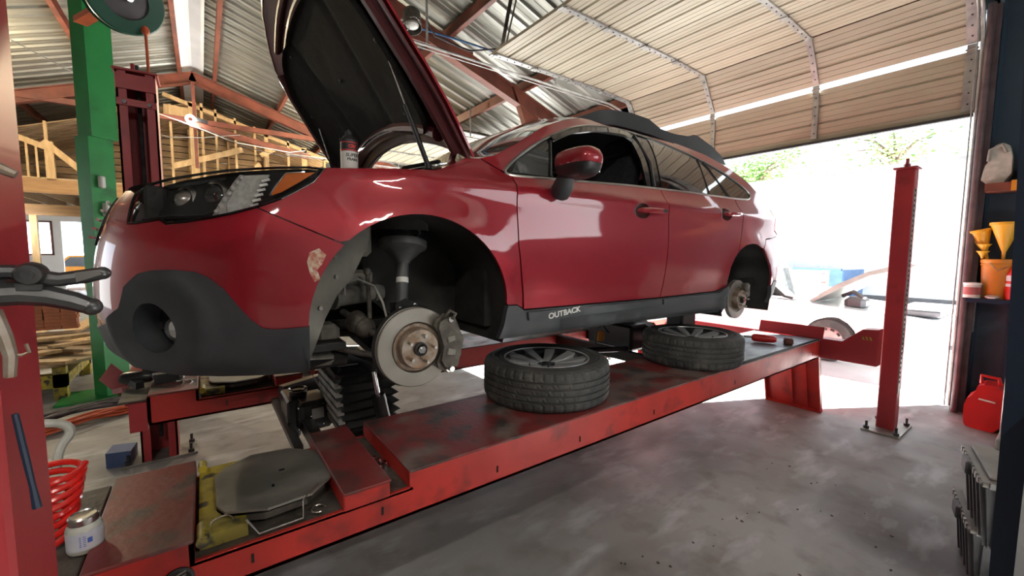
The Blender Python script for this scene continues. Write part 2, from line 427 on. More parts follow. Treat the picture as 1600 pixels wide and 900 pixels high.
def chan(b, p, q, w_, h_, up=(0, 0, 1)):
    p, q = Vector(p), Vector(q); d, s, t = basis(q-p, up)
    b.bar(p, q, .008, h_, up); b.bar(p+t*(h_/2)+s*(w_/2), q+t*(h_/2)+s*(w_/2), w_, .008, up); b.bar(p-t*(h_/2)+s*(w_/2), q-t*(h_/2)+s*(w_/2), w_, .008, up)
for x in (.42, 1.85, 3.28, 4.77, 5.95):
    b = MB(); chan(b, (x, -7, RIDGE-.07-SR*x), (x, 20.3, RIDGE-.07-SR*x), .07, .16); b.build('purlin', 'beam', ceil_)
for x in (.28, 1.75, 3.2, 4.7, 6.2):
    b = MB(); chan(b, (-x, -7, RIDGE-.07-SL*x), (-x, 20.3, RIDGE-.07-SL*x), .07, .16); b.build('purlin', 'beam', ceil_)
def ibeam(b, p, q, w_, h_, up=(0, 0, 1)):
    p, q = Vector(p), Vector(q); d, s, t = basis(q-p, up)
    b.bar(p, q, .012, h_, up); b.bar(p+t*(h_/2), q+t*(h_/2), w_, .014, up); b.bar(p-t*(h_/2), q-t*(h_/2), w_, .014, up)
for Y in (-1.2, 6.25, 13.5):
    b = MB(); ibeam(b, (-.05, Y, RIDGE-.27), (6.15, Y, RIDGE-.27-SR*6.2), .16, .24); b.build('rafter', 'beam', ceil_)
    b = MB(); ibeam(b, (.05, Y, RIDGE-.27), (-7.0, Y, RIDGE-.27-SL*7.05), .16, .24); b.build('rafter', 'beam', ceil_)
    b = MB(); b.bar((-3.4, Y, 3.26), (3.75, Y, 3.26), .10, .12) if Y > 0 else None
    if Y > 0: b.build('collar_tie', 'beam', ceil_)
    if Y > 0:
        b = MB(); b.prism([(4.55, 3.0), (5.0, 2.82), (5.75, 1.2), (5.75, -1.55), (5.55, -1.55), (5.50, 1.0)], lambda x, z, d: Vector((x, Y-.06+d, z)), .12); b.build('column', 'beam', ceil_)
b = MB(); b.bar((0, 13.45, 4.2), (0, 13.45, 2.1), .07, .07, (0, 1, 0)); b.build('king_post', 'beam', ceil_)
# walls
b = MB()
b.span((6.12, -7, -1.55), (6.22, -2.2, .80)); b.span((6.12, -7, 2.05), (6.22, -2.2, 2.4))  # out of view: low wall and opening shaped for the reflection on the car doors
for y0, y1 in ((-2.2, .66), (4.72, 7.65), (11.75, 20)): b.span((6.12, y0, -1.55), (6.22, y1, 2.60))
b.span((6.12, -7, 2.33), (6.22, 20, 2.62)); w_ = b.build('wall_right', 'bluewall'); w_['kind'] = 'structure'
prof = []
wr = w_
def wallsheet(y0, y1):
    b = MB(); y = y0; pts = []
    while y < y1-.001: pts += [(y, 0), (y+.17, 0), (y+.19, .03), (y+.225, .03), (y+.245, 0)]; y += .26
    pts = [p for p in pts if p[0] <= y1]; pts.append((y1, 0)); n = len(pts)
    vs = [(6.10-h, y, z) for z in (-1.55, 2.5) for y, h in pts]
    b.add(vs, [(k, k+1, n+k+1, n+k) for k in range(n-1)]); return b.build('wall_sheet', 'bluewall', wr, fix=False)
yy = -2.2
while yy < .5: wallsheet(yy, min(yy+.78, .62)); yy += .78
b = MB(); b.span((-7.2, -7.1, -1.55), (6.2, -7.0, 4.7)); b.build('wall_front', 'greywall')['kind'] = 'structure'
b = MB(); b.span((-7.2, -7, -1.55), (-7.1, 8, 2.2)); b.span((-7.2, 8, 1.6), (-7.1, 13, 2.2)); b.span((-7.2, 13, -1.55), (-7.1, 20, 2.2)); b.build('wall_left', 'greywall')['kind'] = 'structure'  # out of view; the gap is added to let daylight in from the left
b = MB(); b.span((-7.2, 20, -1.55), (-6.0, 20.1, 3.4)); b.span((-6.0, 20, .95), (-2.65, 20.1, 3.4)); b.span((-6.0, 20, -1.55), (-3.7, 20.1, -.15)); b.span((-4.62, 20, -.15), (-4.5, 20.1, .95)); b.span((-3.9, 20, -.15), (-3.7, 20.1, .95)); b.span((-2.65, 20, -1.55), (6.2, 20.1, 4.6)); b.span((-7.2, 20, 3.4), (6.2, 20.1, 4.6))
wb_ = b.build('wall_back', 'white'); wb_['kind'] = 'structure'
for n_, (x0, x1) in enumerate(((-6.0, -4.62), (-4.5, -3.9))):
    t = struct('window_%d' % (n_+1), ((x0+x1)/2, 20.05, -.15))
    b = MB(); b.bar((x0, 19.98, -.13), (x1, 19.98, -.13), .05, .05); b.bar((x0, 19.98, .93), (x1, 19.98, .93), .05, .05); b.bar((x0+.02, 19.98, -.15), (x0+.02, 19.98, .95), .05, .05, (0, 1, 0)); b.bar((x1-.02, 19.98, -.15), (x1-.02, 19.98, .95), .05, .05, (0, 1, 0)); b.build('window_frame', 'beam', t)
    b = MB(); b.box(((x0+x1)/2, 20.05, .4), (x1-x0, .01, 1.1)); b.build('pane', M['lensc'] if 'lensc' in M else mat('pale_pane', (.03, .035, .035), rough=.03, alpha=.25, spec=1.), t)

# roll-up sectional door with its panels curling along the ceiling
def sectional(num, ya, yb):
    t = struct('door_%d' % num, (6.0, (ya+yb)/2, 1.36), 'beige sectional garage door rolled open along the ceiling')
    J = [(6.05, 1.36), (6.05, 1.965), (6.035, 2.01), (5.72, 2.47), (5.06, 2.50), (4.40, 2.50), (3.73, 2.50), (3.06, 2.50)]
    segs = [(J[0], J[1])]+[(J[i], J[i+1]) for i in range(2, 7)]
    def profile():
        pr = []; 
        for k in range(9):
            t0 = k/9; g = 1/9
            if k in (3, 6): pr += [(t0-.012, 0), (t0+.004, -.020), (t0+.030, -.020), (t0+.046, 0)]
            else: pr += [(t0-.004, 0), (t0+.003, -.006), (t0+.010, 0)] if k else [(0, 0)]
        return pr+[(1, 0)]
    pr = profile()
    for (x0, z0), (x1, z1) in segs:
        dx, dz = x1-x0, z1-z0; L = math.hypot(dx, dz); ux, uz = dx/L, dz/L; nx, nz = -uz, ux      # towards the room / below
        if nz > 0 and abs(uz) < .9: nx, nz = -nx, -nz
        if nx > 0 and abs(uz) > .9: nx, nz = -nx, -nz
        g0, g1 = .009/L, 1-.009/L
        b = MB(); vs = []
        for y in (ya, yb):
            vs += [(x0+dx*(g0+(g1-g0)*t_)+nx*h, y, z0+dz*(g0+(g1-g0)*t_)+nz*h) for t_, h in pr]
        n = len(pr); b.add(vs, [(k, k+1, n+k+1, n+k) for k in range(n-1)])
        vs2 = [(p[0]-nx*.035, p[1], p[2]-nz*.035) for p in vs]; b.add(vs2, [(k, k+1, n+k+1, n+k)[::-1] for k in range(n-1)])
        for e in (0, n-1): b.add([vs[e], vs[n+e], vs2[n+e], vs2[e]], [(0, 1, 2, 3)])
        P = b.build('door_panel', 'door', t, fix=False)
        ext = 0
        for i in range(4):
            y = ya+.045+(yb-ya-.09)*i/3; w_ = .085 if i in (0, 3) else .06
            a = Vector((x0+nx*.014+ux*.03, y, z0+nz*.014+uz*.03)); c = Vector((x1+nx*.014-ux*.03, y, z1+nz*.014-uz*.03))
            q = MB(); q.bar(a, c, w_, .02, (nx, 0, nz)); q.build('stile', 'galv', P)
            q = MB()
            for k in range(5):
                p = a.lerp(c, .12+.19*k)+Vector((nx, 0, nz))*.0105; q.box(p, (.012, .012, .012), (0, math.atan2(-uz, ux), 0))
            q.build('stile_hole', 'rubberd', P)
            q = MB(); p = c+Vector((nx, 0, nz))*.018+Vector((ux, 0, uz))*.03; q.box(p, (.09, .07, .012), (0, math.atan2(-uz, ux), 0)); q.cyl(p+Vector((0, -.045, 0)), p+Vector((0, .045, 0)), .010, 8); q.build('hinge', 'galv', P)
    b = MB(); b.bar((6.03, ya, 1.345), (6.03, yb, 1.345), .05, .03); b.build('bottom_seal', 'rubberd', t)
    for y in (ya-.03, yb+.04):
        b = MB(); q = [(5.96, y, -1.5), (5.96, y, 1.75), (5.93, y, 2.0), (5.80, y, 2.22), (5.60, y, 2.34), (5.35, y, 2.38), (4, y, 2.38), (1.75, y, 2.38)]
        b.tube(q, .016, 8); q2 = [(p[0]-.04*(1 if i < 4 else 0), p[1]+.03, p[2]-.03*(0 if i < 4 else 1)) for i, p in enumerate(q)]; b.tube(q2, .006, 6); b.build('door_track', 'galv', t)
    for x in ((2.2, 4.2) if num == 1 else (4.6,)):
        for y in (ya-.03, yb+.04):
            b = MB(); b.bar((x, y, 2.4), (x, y, RIDGE-.1-SR*x), .03, .004, (0, 1, 0)); b.build('track_hanger', 'galv', t)
    return t
sectional(1, .72, 4.62)
sectional(2, 7.75, 11.65)
# steel jambs of the near doorway
for i_, y in enumerate((.67, 4.73)):
    b = MB(); s_ = -1 if y < 2 else 1
    b.span((6.0, y-.02, -1.55), (6.24, y+.02, 2.3)); b.span((5.98, y+s_*.05-.03, -1.55), (6.02, y+s_*.05+.03, 2.3)); b.cyl((5.93, y+s_*.02, -1.55), (5.93, y+s_*.02, 2.3), .028, 12); o = b.build('trim_%d' % (i_+1), 'jamb' if 'jamb' in M else 'beam'); o['kind'] = 'structure'

# ------------------------------------------------------------------ timber mezzanine
mz = struct('mezzanine', (-.5, 15.5, -1.55), 'unfinished pine-framed mezzanine room across the back')
def rz(x): return RIDGE-.42-(SR if x > 0 else SL)*abs(x)
MY = 13.95
b = MB(); b.span((-5.5, MY-.06, 1.28), (3.4, MY+.06, 1.60)); b.build('edge_beam', 'glulam', mz)
b = MB(); b.span((-5.5, 17.3, .98), (3.4, 17.42, 1.28)); b.build('edge_beam', 'glulam', mz)
for k in range(16):
    x = -5.3+k*.58; b = MB(); b.span((x, MY, 1.33), (x+.045, 19.9, 1.58)); b.build('floor_joist', 'timberb', mz)
b = MB(); b.span((-5.5, MY-.06, 1.60), (3.4, 20, 1.63)); b.build('floor_deck', 'plywood', mz)
for k in range(7):
    x = -5.2+k*1.4; b = MB(); b.span((x, MY-.05, -1.55), (x+.14, MY+.08, 1.28)) if x > -1.5 else b.span((x, 17.3, -1.55), (x+.14, 17.42, .98)); b.build('support_post', 'timber', mz)
def stud(x, y, w_=.045, z0=1.63, z1=None): 
    b = MB(); b.span((x, y-.045, z0), (x+w_, y+.045, rz(x)-.30 if z1 is None else z1)); b.build('stud', 'timber', mz)
for x in (-3.35, -2.72, -2.1, -1.35, -.95): stud(x, MY)
for x, w_ in ((-.52, .05), (-.12, .17), (.12, .06), (.42, .05), (.85, .05), (1.30, .05), (1.55, .10), (2.12, .06), (2.5, .14), (3.1, .06)): stud(x, MY, w_)
b = MB(); b.bar((-.62, MY, rz(0)-.26), (3.3, MY, rz(3.3)-.34), .09, .09); b.build('top_plate', 'timber', mz)
b = MB(); b.bar((-.62, MY, rz(0)-.62), (-.1, MY, rz(0)-.64), .05, .25); b.bar((1.62, MY, 2.98), (2.2, MY, 2.93), .05, .16); b.bar((1.62, MY, 2.08), (2.15, MY, 2.05), .05, .09); b.bar((.86, MY, 1.98), (1.3, MY, 1.93), .05, .30); b.build('blocking', 'timber', mz)
b = MB(); b.bar((-.50, MY-.06, 2.15), (1.02, MY-.06, 2.78), .05, .14, (0, 0, 1)); b.bar((1.45, MY-.06, 2.68), (1.85, MY-.06, 2.95), .05, .12); b.build('diagonal_brace', 'timber', mz)
b = MB(); b.prism([(1.20, 1.6), (1.45, 1.6), (1.45, 2.40), (1.38, 2.48), (1.30, 2.40), (1.20, 2.1)], lambda x, z, d: Vector((x, MY-.1+d, z)), .04); b.build('board_offcut', 'timber', mz)
# stair rail on the left
b = MB(); b.bar((-3.35, MY-.08, 2.55), (-2.68, MY-.08, 2.28), .05, .12); b.bar((-2.72, MY-.12, 2.42), (-1.95, MY-.12, 1.62), .06, .13); b.build('stair_rail', 'timber', mz)
for k in range(5):
    x = -3.3+.145*k; b = MB(); b.span((x, MY-.1, 1.6), (x+.035, MY-.06, 2.5-.055*k)); b.build('baluster', 'timber', mz)
b = MB(); b.span((-2.72, MY-.12, 1.6), (-2.58, MY-.02, 2.42)); b.build('newel', 'timber', mz)
# back wall and ceiling boards of the mezzanine room
for k in range(11):
    z = 1.95+.19*k; b = MB(); b.span((-5.5, 17.0, z), (3.3, 17.03, z+.165)); b.build('wall_board', 'timberb', mz)
for k in range(9):
    x = -5.3+k*1.02; b = MB(); b.span((x, 16.9, 1.63), (x+.05, 17.0, rz(x)-.3)); b.build('stud', 'timber', mz)
for k in range(12):
    y = MY+.25+.24*k; b = MB(); b.bar((-5.0, y, rz(-5.0)-.30), (0, y, rz(0)-.30), .16, .025); b.bar((0, y, rz(0)-.30), (3.3, y, rz(3.3)-.30), .16, .025); b.build('ceiling_board', 'timberb', mz)
b = MB(); b.span((-3.1, 16.85, 1.66), (-2.0, 16.9, 1.98)); 
for k in range(4): b.bar((-3.1, 16.84, 1.70+.08*k), (-2.0, 16.84, 1.70+.08*k), .02, .05)
b.build('white_siding', 'white', mz)
# opening walls under the mezzanine
# ------------------------------------------------------------------ outside the doorway
wl = thing('neighbour_building', 'long white ribbed metal building across the yard', 'building', (16.3, 5, -1.55))
b = MB(); y = -14.; pts = []
while y < 24: pts += [(y, 0), (y+.75, 0), (y+.80, .05), (y+.88, .05), (y+.93, 0)]; y += .95
n = len(pts); b.add([(16-h, y_, z) for z in (-1.25, 2.48) for y_, h in pts], [(k, k+1, n+k+1, n+k) for k in range(n-1)]); b.span((16.02, -14, -1.55), (18.4, 24, 2.46)); b.build('wall', 'white', wl, fix=False)
b = MB(); b.span((15.88, -14, 2.44), (18.5, 24, 2.56)); b.build('roof_edge', 'galv', wl)
b = MB(); b.span((15.9, -14, -1.55), (16.1, 24, -1.2)); b.build('base_strip', 'greyp', wl)
def tree(x, y, h, r, label, seed, n=1500, z0=-1.55):
    rn = random.Random(seed); t = thing('tree', label, 'tree', (x, y, z0), group=None)
    b = MB(); b.tube([(x, y, z0), (x+.1, y, z0+h*.35), (x-.1, y+.1, z0+h*.6), (x, y, z0+h*.85)], [.22, .18, .11, .04], 8)
    br = []
    for k in range(14):
        a = rn.uniform(0, 2*PI); z = z0+h*rn.uniform(.42, .8); e = Vector((x+math.cos(a)*r*rn.uniform(.5, .95), y+math.sin(a)*r*rn.uniform(.5, .95), z+h*rn.uniform(.05, .2))); br.append(e); b.tube([(x, y, z-.2), Vector((x, y, z)).lerp(e, .5)+Vector((0, 0, .15)), e], [.07, .045, .015], 6)
    b.build('trunk', 'bark', t)
    b = MB()
    for k in range(n):
        c = rn.choice(br) if rn.random() < .75 else Vector((x, y, z0+h*.8)); u = Vector((rn.gauss(0, 1), rn.gauss(0, 1), rn.gauss(0, .8))); p = c+u*r*.27
        s_ = rn.uniform(.05, .11); d, q, w_ = basis((rn.gauss(0, 1), rn.gauss(0, 1), rn.gauss(0, 1)+.01)); b.add([p-q*s_, p+w_*s_*.5, p+q*s_, p-w_*s_*.5], [(0, 1, 2, 3)])
    o = b.build('foliage', 'leaf', t, fix=False); o['kind'] = 'stuff'
tree(22.5, 10.0, 6.6, 1.7, 'dense green tree above the white building, left of the doorway', 3, 4200)
tree(23.5, 14.6, 6.6, 1.6, 'green tree just showing beside the car roof', 5, 2600)
tree(22.0, 4.6, 6.9, 1.7, 'sparse pale tree above the white building, right of the red post', 8, 1100)
tree(25.5, 1.6, 8.2, 1.9, 'sparse leafy tree above the white building, next to the door jamb', 9, 1000)
b = MB(); rn = random.Random(4)
for k in range(900):
    p = Vector((rn.uniform(14.2, 14.9), rn.uniform(-1, 9), -1.55)); h = rn.uniform(.12, .36); q = Vector((rn.gauss(0, .06), rn.gauss(0, .06), h)); b.add([p-Vector((0, .03, 0)), p+Vector((0, .03, 0)), p+q], [(0, 1, 2)])
o = b.build('weeds', 'leaf', fix=False); tag(o, 'strip of weeds along the foot of the white building', 'weeds', kind='stuff')

# white car nose to the right, hood up
wc = thing('car', 'white car parked outside with its hood propped open', 'car', (8.1, 2.6, -1.55))
def wx(d): return 7.25+d
side_ = [(.55, -1.32), (.50, -1.10), (.60, -.92), (.95, -.82), (1.5, -.77), (2.35, -.72), (2.75, -.62), (3.35, -.18), (4.6, -.12), (5.3, -.45), (5.9, -.60), (6.0, -1.0), (5.9, -1.30), (5.6, -1.32)]
def arc_(c, r, a0, a1, n=10): return [(c+r*math.cos(R(a0+(a1-a0)*k/n)), -1.24+r*math.sin(R(a0+(a1-a0)*k/n))) for k in range(n+1)]
low = arc_(5.05, .36, -10, 190)[::1]; low2 = arc_(2.12, .36, -10, 190)
body = [(.55, -1.30), (.50, -1.10), (.58, -.95), (.90, -.84), (1.5, -.79), (2.40, -.72), (3.2, -.69), (4.9, -.66), (5.8, -.70), (6.0, -.95), (5.95, -1.30)]+low+low2
b = MB(); b.prism(body, lambda y, z, d: Vector((wx(d*1.75), y, z)), 1); ob = b.build('body', 'whitecar', wc)
b = MB(); gh = [(2.55, -.70), (3.25, -.20), (4.5, -.16), (5.4, -.66)]
b.add([wx(.10), 0, 0] and [Vector((wx(x), y, z)) for x, k in ((.10, 0), (1.65, 0)) for y, z in [gh[0], gh[3]]]+[Vector((wx(x), y, z)) for x in (.32, 1.43) for y, z in gh[1:3]], [(0, 4, 5, 1), (2, 3, 7, 6), (0, 2, 6, 4), (1, 5, 7, 3), (4, 6, 7, 5)])
b.build('roof', 'whitecar', wc)
b = MB(); b.add([Vector(p) for p in ((wx(.12), 2.75, -.66), (wx(.12), 5.1, -.64), (wx(.30), 4.45, -.22), (wx(.30), 3.3, -.26))], [(0, 1, 2, 3)]); b.add([(wx(.2), 2.60, -.67), (wx(1.55), 2.60, -.67), (wx(1.38), 3.18, -.24), (wx(.37), 3.18, -.24)], [(0, 1, 2, 3)]); o = b.build('window', 'glassd', wc)
for v in o.data.vertices: pass
o.location.x -= .012; o.location.y -= .012
b = MB(); b.tube([(wx(.10), 2.62, -.68), (wx(.12), 2.75, -.66), (wx(.30), 3.3, -.24), (wx(.3), 4.45, -.2)], .02, 6); b.build('window_frame', 'rubberd', wc)
for y in (2.12, 5.05):
    b = MB(); b.lathe([(.18, 0), (.22, -.012), (.29, -.01), (.315, .02), (.315, .18), (.2, .2)], (wx(.03), y, -1.235), (1, 0, 0), 36); wt = b.build('wheel', 'rubber', wc)
    b = MB(); b.lathe([(.20, .02), (.19, .03), (.12, .015), (.05, .01), (0, .01)], (wx(.03), y, -1.235), (1, 0, 0), 28)
    b.build('wheel_disc', 'galv', wt)
    b = MB()
    for k in range(10):
        a = 2*PI*k/10; b.box((wx(.042), y+.15*math.cos(a), -1.235+.15*math.sin(a)), (.01, .03, .05), (a, 0, 0))
    b.build('disc_slot', 'rubberd', wt)
b = MB(); hp = [(2.35, -.70), (2.0, -.42), (1.55, -.16), (1.15, -.08), (1.1, -.12), (1.5, -.22), (1.75, -.38), (1.80, -.56), (2.2, -.70)]
b.prism([(2.42, -.70), (2.1, -.44), (1.75, -.24), (1.35, -.10), (1.25, -.13), (1.30, -.16), (1.72, -.29), (2.05, -.49), (2.37, -.72)], lambda y, z, d: Vector((wx(.12+d*1.5), y, z)), 1); b.build('open_hood', 'lidp', wc)['label'] = 'raised hood showing its grey underside'
b = MB(); b.tube([(wx(.2), 1.35, -.80), (wx(.25), 1.52, -.22)], .010, 6); b.build('prop_rod', 'tool', wc)
b = MB(); b.box((wx(.9), 1.25, -.76), (1.3, .5, .08), bev=.02); b.box((wx(.4), 1.9, -.70), (.3, .25, .18), bev=.05); b.tube([(wx(.3), 1.8, -.62), (wx(.4), 1.95, -.54), (wx(.5), 2.1, -.62)], .03, 8); b.build('engine', 'greyp', wc)
b = MB(); b.box((wx(-.005), .75, -1.12), (.03, .28, .05), bev=.01); b.build('side_lamp', 'greyp', wc)
b = MB(); b.box((wx(-.10), 2.95, -.60), (.18, .10, .12), bev=.03); b.build('wing_mirror', 'whitecar', wc)
# blue pickup bed beyond it
pk = thing('pickup_truck', 'faded blue pickup bed beyond the white car', 'truck', (13.4, 5.0, -1.55))
b = MB(); b.span((13.0, 3.6, -1.15), (13.06, 6.1, -.42)); b.span((14.6, 3.6, -1.15), (14.66, 6.1, -.42)); b.span((13.0, 6.04, -1.15), (14.66, 6.1, -.2)); b.span((13.0, 3.6, -1.15), (14.66, 6.1, -1.08)); b.build('bed', 'white', pk)
b = MB(); b.box((13.83, 3.57, -.76), (1.66, .06, .72), bev=.01); b.box((13.03, 4.85, -.39), (.10, 2.5, .05)); b.box((13.0, 3.70, -.62), (.04, .28, .42)); b.build('tailgate', 'bluetr', pk)
b = MB(); b.span((13.0, 6.1, -1.15), (14.66, 7.8, -.2)); b.prism([(6.15, -.2), (6.4, .25), (7.4, .25), (7.8, -.2)], lambda y, z, d: Vector((13.08+d, y, z)), 1.5); b.build('cab', 'white', pk)
b = MB(); b.box((12.97, 3.95, -.62), (.05, .12, .26), bev=.01); b.build('tail_light', 'redl', pk)
for y in (4.5, 7.4):
    b = MB(); b.lathe([(.0, 0), (.2, 0), (.33, .0), (.36, .03), (.36, .22), (.2, .24)], (12.98, y, -1.19), (1, 0, 0), 24); b.build('wheel', 'rubber', pk)
# beyond the back opening
oc_ = thing('car', 'small orange car seen through the far back opening', 'car', (-3.5, 24, -1.55))
b = MB(); b.prism([(-5.2, -1.25), (-5.1, -.75), (-4.6, -.6), (-4.2, -.2), (-2.9, -.2), (-2.4, -.6), (-1.8, -.75), (-1.8, -1.25)], lambda x, z, d: Vector((x, 23.4+d, z)), 1.6); b.build('body', 'orangep', oc_)
b = MB(); b.prism([(-4.5, -.62), (-4.15, -.26), (-2.95, -.26), (-2.5, -.62)], lambda x, z, d: Vector((x, 23.38+d, z)), .01); b.build('window', 'glassd', oc_)
for x in (-4.6, -2.5):
    b = MB(); b.lathe([(0, 0), (.18, 0), (.3, 0), (.32, .02), (.32, .2)], (x, 23.36, -1.23), (0, 1, 0), 24); b.build('wheel', 'rubber', oc_)
tree(-4.6, 30, 6.0, 1.8, 'green tree beyond the far back opening', 21, 1500)
b = MB(); b.box((-2, 50, 0), (30, .2, 3.2)); o = b.build('back_fence', 'white'); tag(o, 'pale fence closing the yard behind the shop', 'fence')
# ------------------------------------------------------------------ four-post lift
lift = thing('car_lift', 'red four-post drive-on car lift with two worn runways', 'car lift', (2.1, 2.45, -1.55))
RZ, RB = -.80, -.965
def runway(y0, y1, near):
    outer, inner = (y0, y1) if near else (y1, y0)
    b = MB(); sg = 1 if near else -1
    for y in (y0, y1):
        o = y if y == y0 else y-.012
        b.span((.585, o, RB), (4.62, o+.012, RZ)); b.span((-.28, o, RB), (-.055, o+.012, RZ)); b.span((-.055, o, RB), (.585, o+.012, -.858))
    b.span((-.28, y0, RB), (4.62, y0+.05, RB+.012)); b.span((-.28, y1-.05, RB), (4.62, y1, RB+.012))
    b.span((4.608, y0, RB), (4.62, y1, RZ)); b.span((-.28, y0, RB), (-.268, y1, RZ)); b.span((.573, y0, -.87), (.585, y1, RZ)); b.span((-.067, y0, -.87), (-.055, y1, RZ))
    rw = b.build('runway', 'liftred', lift); rw['label'] = ('near' if near else 'far')+' red runway beam'
    for x0, x1 in ((-.28, -.055), (.573, 2.43), (2.434, 4.62)):
        b = MB(); b.box(((x0+x1)/2, (y0+y1)/2, RZ), (x1-x0, y1-y0+.004, .012), bev=.004); b.build('deck_plate', 'lifttop', rw)
    b = MB(); b.span((-.055, y0, -.87), (.573, y1, -.862)); b.build('recess_tray', 'grime', rw)
    b = MB(); b.box((3.85, (y0+y1)/2, RZ+.011), (1.40, y1-y0-.03, .010), bev=.003); b.build('slip_plate', 'slip', rw)
    b = MB(); b.bar((3.12, y0+.006, RZ+.012), (4.58, y0+.006, RZ+.012), .012, .018); b.bar((3.12, y1-.006, RZ+.012), (4.58, y1-.006, RZ+.012), .012, .018); each(b, 'edge_strip', 'rubberd', rw)
    b = MB()
    for x in (.08, .47, .96, 1.45, 2.05, 3.0, 4.45): b.box((x, y0-.001, -.908), (.007, .003, .028))
    each(b, 'side_slot', 'gloss', rw)
    # turnplate set in the recess
    yc = (y0+y1)/2
    b = MB(); b.span((-.045, y0+.05, -.862), (.075, y1-.03, -.822)); tp = b.build('turnplate_base', 'yellow', rw)
    b = MB(); b.cyl((-.035, y0+.012, -.818), (-.035, y0+.10, -.818), .017, 14); b.cyl((-.035, y1-.06, -.812), (-.035, y1-.005, -.812), .014, 14); each(b, 'hinge_barrel', 'yellow', tp)
    oc = [(.0, -.11), (.02, -.16), (.13, -.215), (.26, -.205), (.335, -.13), (.345, .0), (.33, .12), (.25, .20), (.12, .22), (.03, .16), (.0, .10)]
    b = MB(); b.prism(oc, lambda x, y, d: Vector((x, yc+y, -.802-d)), .008); pl = b.build('turning_plate', 'turn', rw); pl['label'] = 'grey steel turning plate with cut corners'
    b = MB(); b.box((.20, yc+.02, -.8015), (.018, .008, .003)); b.box((.16, yc-.08, -.8015), (.008, .016, .003)); each(b, 'plate_hole', 'gloss', pl)
    b = MB(); b.prism([(p[0]*.94+.0, p[1]*.94) for p in oc], lambda x, y, d: Vector((x, yc+y, -.822-d)), .02); b.build('bearing_plate', 'grime', rw)
    b = MB(); z = -.79
    b.box((.415, yc-.02, -.792), (.16, y1-y0+.02, .010), bev=.003); pass
    sp = b.build('filler_block', 'lifttop', rw); sp['label'] = 'worn red filler plate beside the turnplate'
    b = MB(); b.box((.415, yc-.02, -.826), (.155, y1-y0, .058), bev=.004); b.build('block_side', 'liftred', sp)
    return rw
runway(1.40, 1.95, True); runway(3.00, 3.55, False)
# loose apron ahead of the near runway, tilted wheel stop ahead of the far one
b = MB(); b.box((-.40, 1.66, -.82), (.22, .58, .012), bev=.003); b.span((-.51, 1.38, -.965), (-.29, 1.95, -.83)); b.build('front_apron', 'grime', lift)['label'] = 'dark greasy ledge at the front of the near runway'
b = MB(); b.box((-.345, 3.27, -.825), (.12, .50, .012), bev=.003); b.build('front_ledge', 'grime', lift); b = MB(); b.span((-.36, 3.0, -.99), (-.285, 3.55, -.832)); b.build('end_box', 'postred', lift)
b = MB(); b.prism([(-.481, -.69), (-.404, -.794), (-.452, -.908), (-.537, -.779)], lambda x, z, d: Vector((x, 3.5+d+(x+.45)*.3, z)), .012); b.bar((-.46, 3.47, -.86), (-.40, 3.36, -.83), .05, .03); b.build('wheel_stop', 'pinkred', lift)['label'] = 'square faded red stop plate tilted up at the far runway front'
def tiltbox(b, c, d, rot): b.box(c, d, rot)
b = MB(); b.box((4.635, 1.66, -.735), (.012, .56, .115), (0, R(20), 0), bev=.002); b.build('wheel_stop', 'postred', lift)['label'] = 'red stop flap standing at the rear end of the near runway'
b = MB(); b.box((4.635, 3.27, -.735), (.012, .56, .115), (0, R(20), 0), bev=.002); b.build('wheel_stop', 'postred', lift)
# rear approach ramps hanging down
for yc in (1.66, 3.27):
    b = MB(); rt = (0, R(-15), 0); m = Euler(rt).to_matrix(); o = Vector((4.68, yc, -.96))
    def W(x, y, z): return o+m @ Vector((x, y, z))
    def wb(c, d): b.box(W(*c), d, rt)
    wb((0, 0, -.30), (.010, .50, .60)); wb((-.02, -.245, -.30), (.05, .010, .60)); wb((-.02, .245, -.30), (.05, .010, .60)); wb((-.02, 0, -.595), (.05, .50, .012)); wb((-.015, 0, -.30), (.03, .010, .58)); wb((-.015, -.13, -.3), (.02, .006, .58))
    o_ = b.build('approach_ramp', 'liftred', lift)
    if yc < 2: o_['label'] = 'ribbed red approach ramp hanging at the rear'
# posts
def post(cx, cy, z1, sx, sy, slot, label, plate=True, px=.22, py=.13):
    b = MB(); t = .012; z0 = -1.55
    if slot == '-y':      # open channel facing the camera
        b.span((cx-sx/2, cy-sy/2, z0), (cx-sx/2+.055, cy-sy/2+t, z1)); b.span((cx+sx/2-.055, cy-sy/2, z0), (cx+sx/2, cy-sy/2+t, z1))
        b.span((cx-sx/2, cy-sy/2, z0), (cx-sx/2+t, cy+sy/2, z1)); b.span((cx+sx/2-t, cy-sy/2, z0), (cx+sx/2, cy+sy/2, z1)); b.span((cx-sx/2, cy+sy/2-t, z0), (cx+sx/2, cy+sy/2, z1))
    else: b.box((cx, cy, (z0+z1)/2), (sx, sy, z1-z0), bev=.006)
    o = b.build('post', 'postred', lift); o['label'] = label
    b = MB(); b.box((cx, cy, z1+.008), (sx+.03, sy+.03, .016), bev=.003); b.cyl((cx-.02, cy, z1), (cx-.02, cy, z1+.09), .012, 8); b.cyl((cx-.02, cy, z1+.02), (cx-.02, cy, z1+.045), .022, 6, smooth=False); b.build('post_cap', 'postred', o)
    if plate:
        b = MB(); b.box((cx, cy, z0+.008), (px*2, py*2, .016), bev=.003); b.build('base_plate', 'turn', o)
        b = MB()
        for i in (-1, 1):
            for j in (-1, 1):
                x, y = cx+i*(px-.04), cy+j*(py-.03); b.cyl((x, y, z0), (x, y, z0+.085), .010, 8); b.cyl((x, y, z0+.016), (x, y, z0+.040), .021, 6, smooth=False)
        each(b, 'anchor_bolt', 'tool', o)
    return o
rl = post(4.86, .935, .72, .13, .125, None, 'red rear post standing in the doorway')
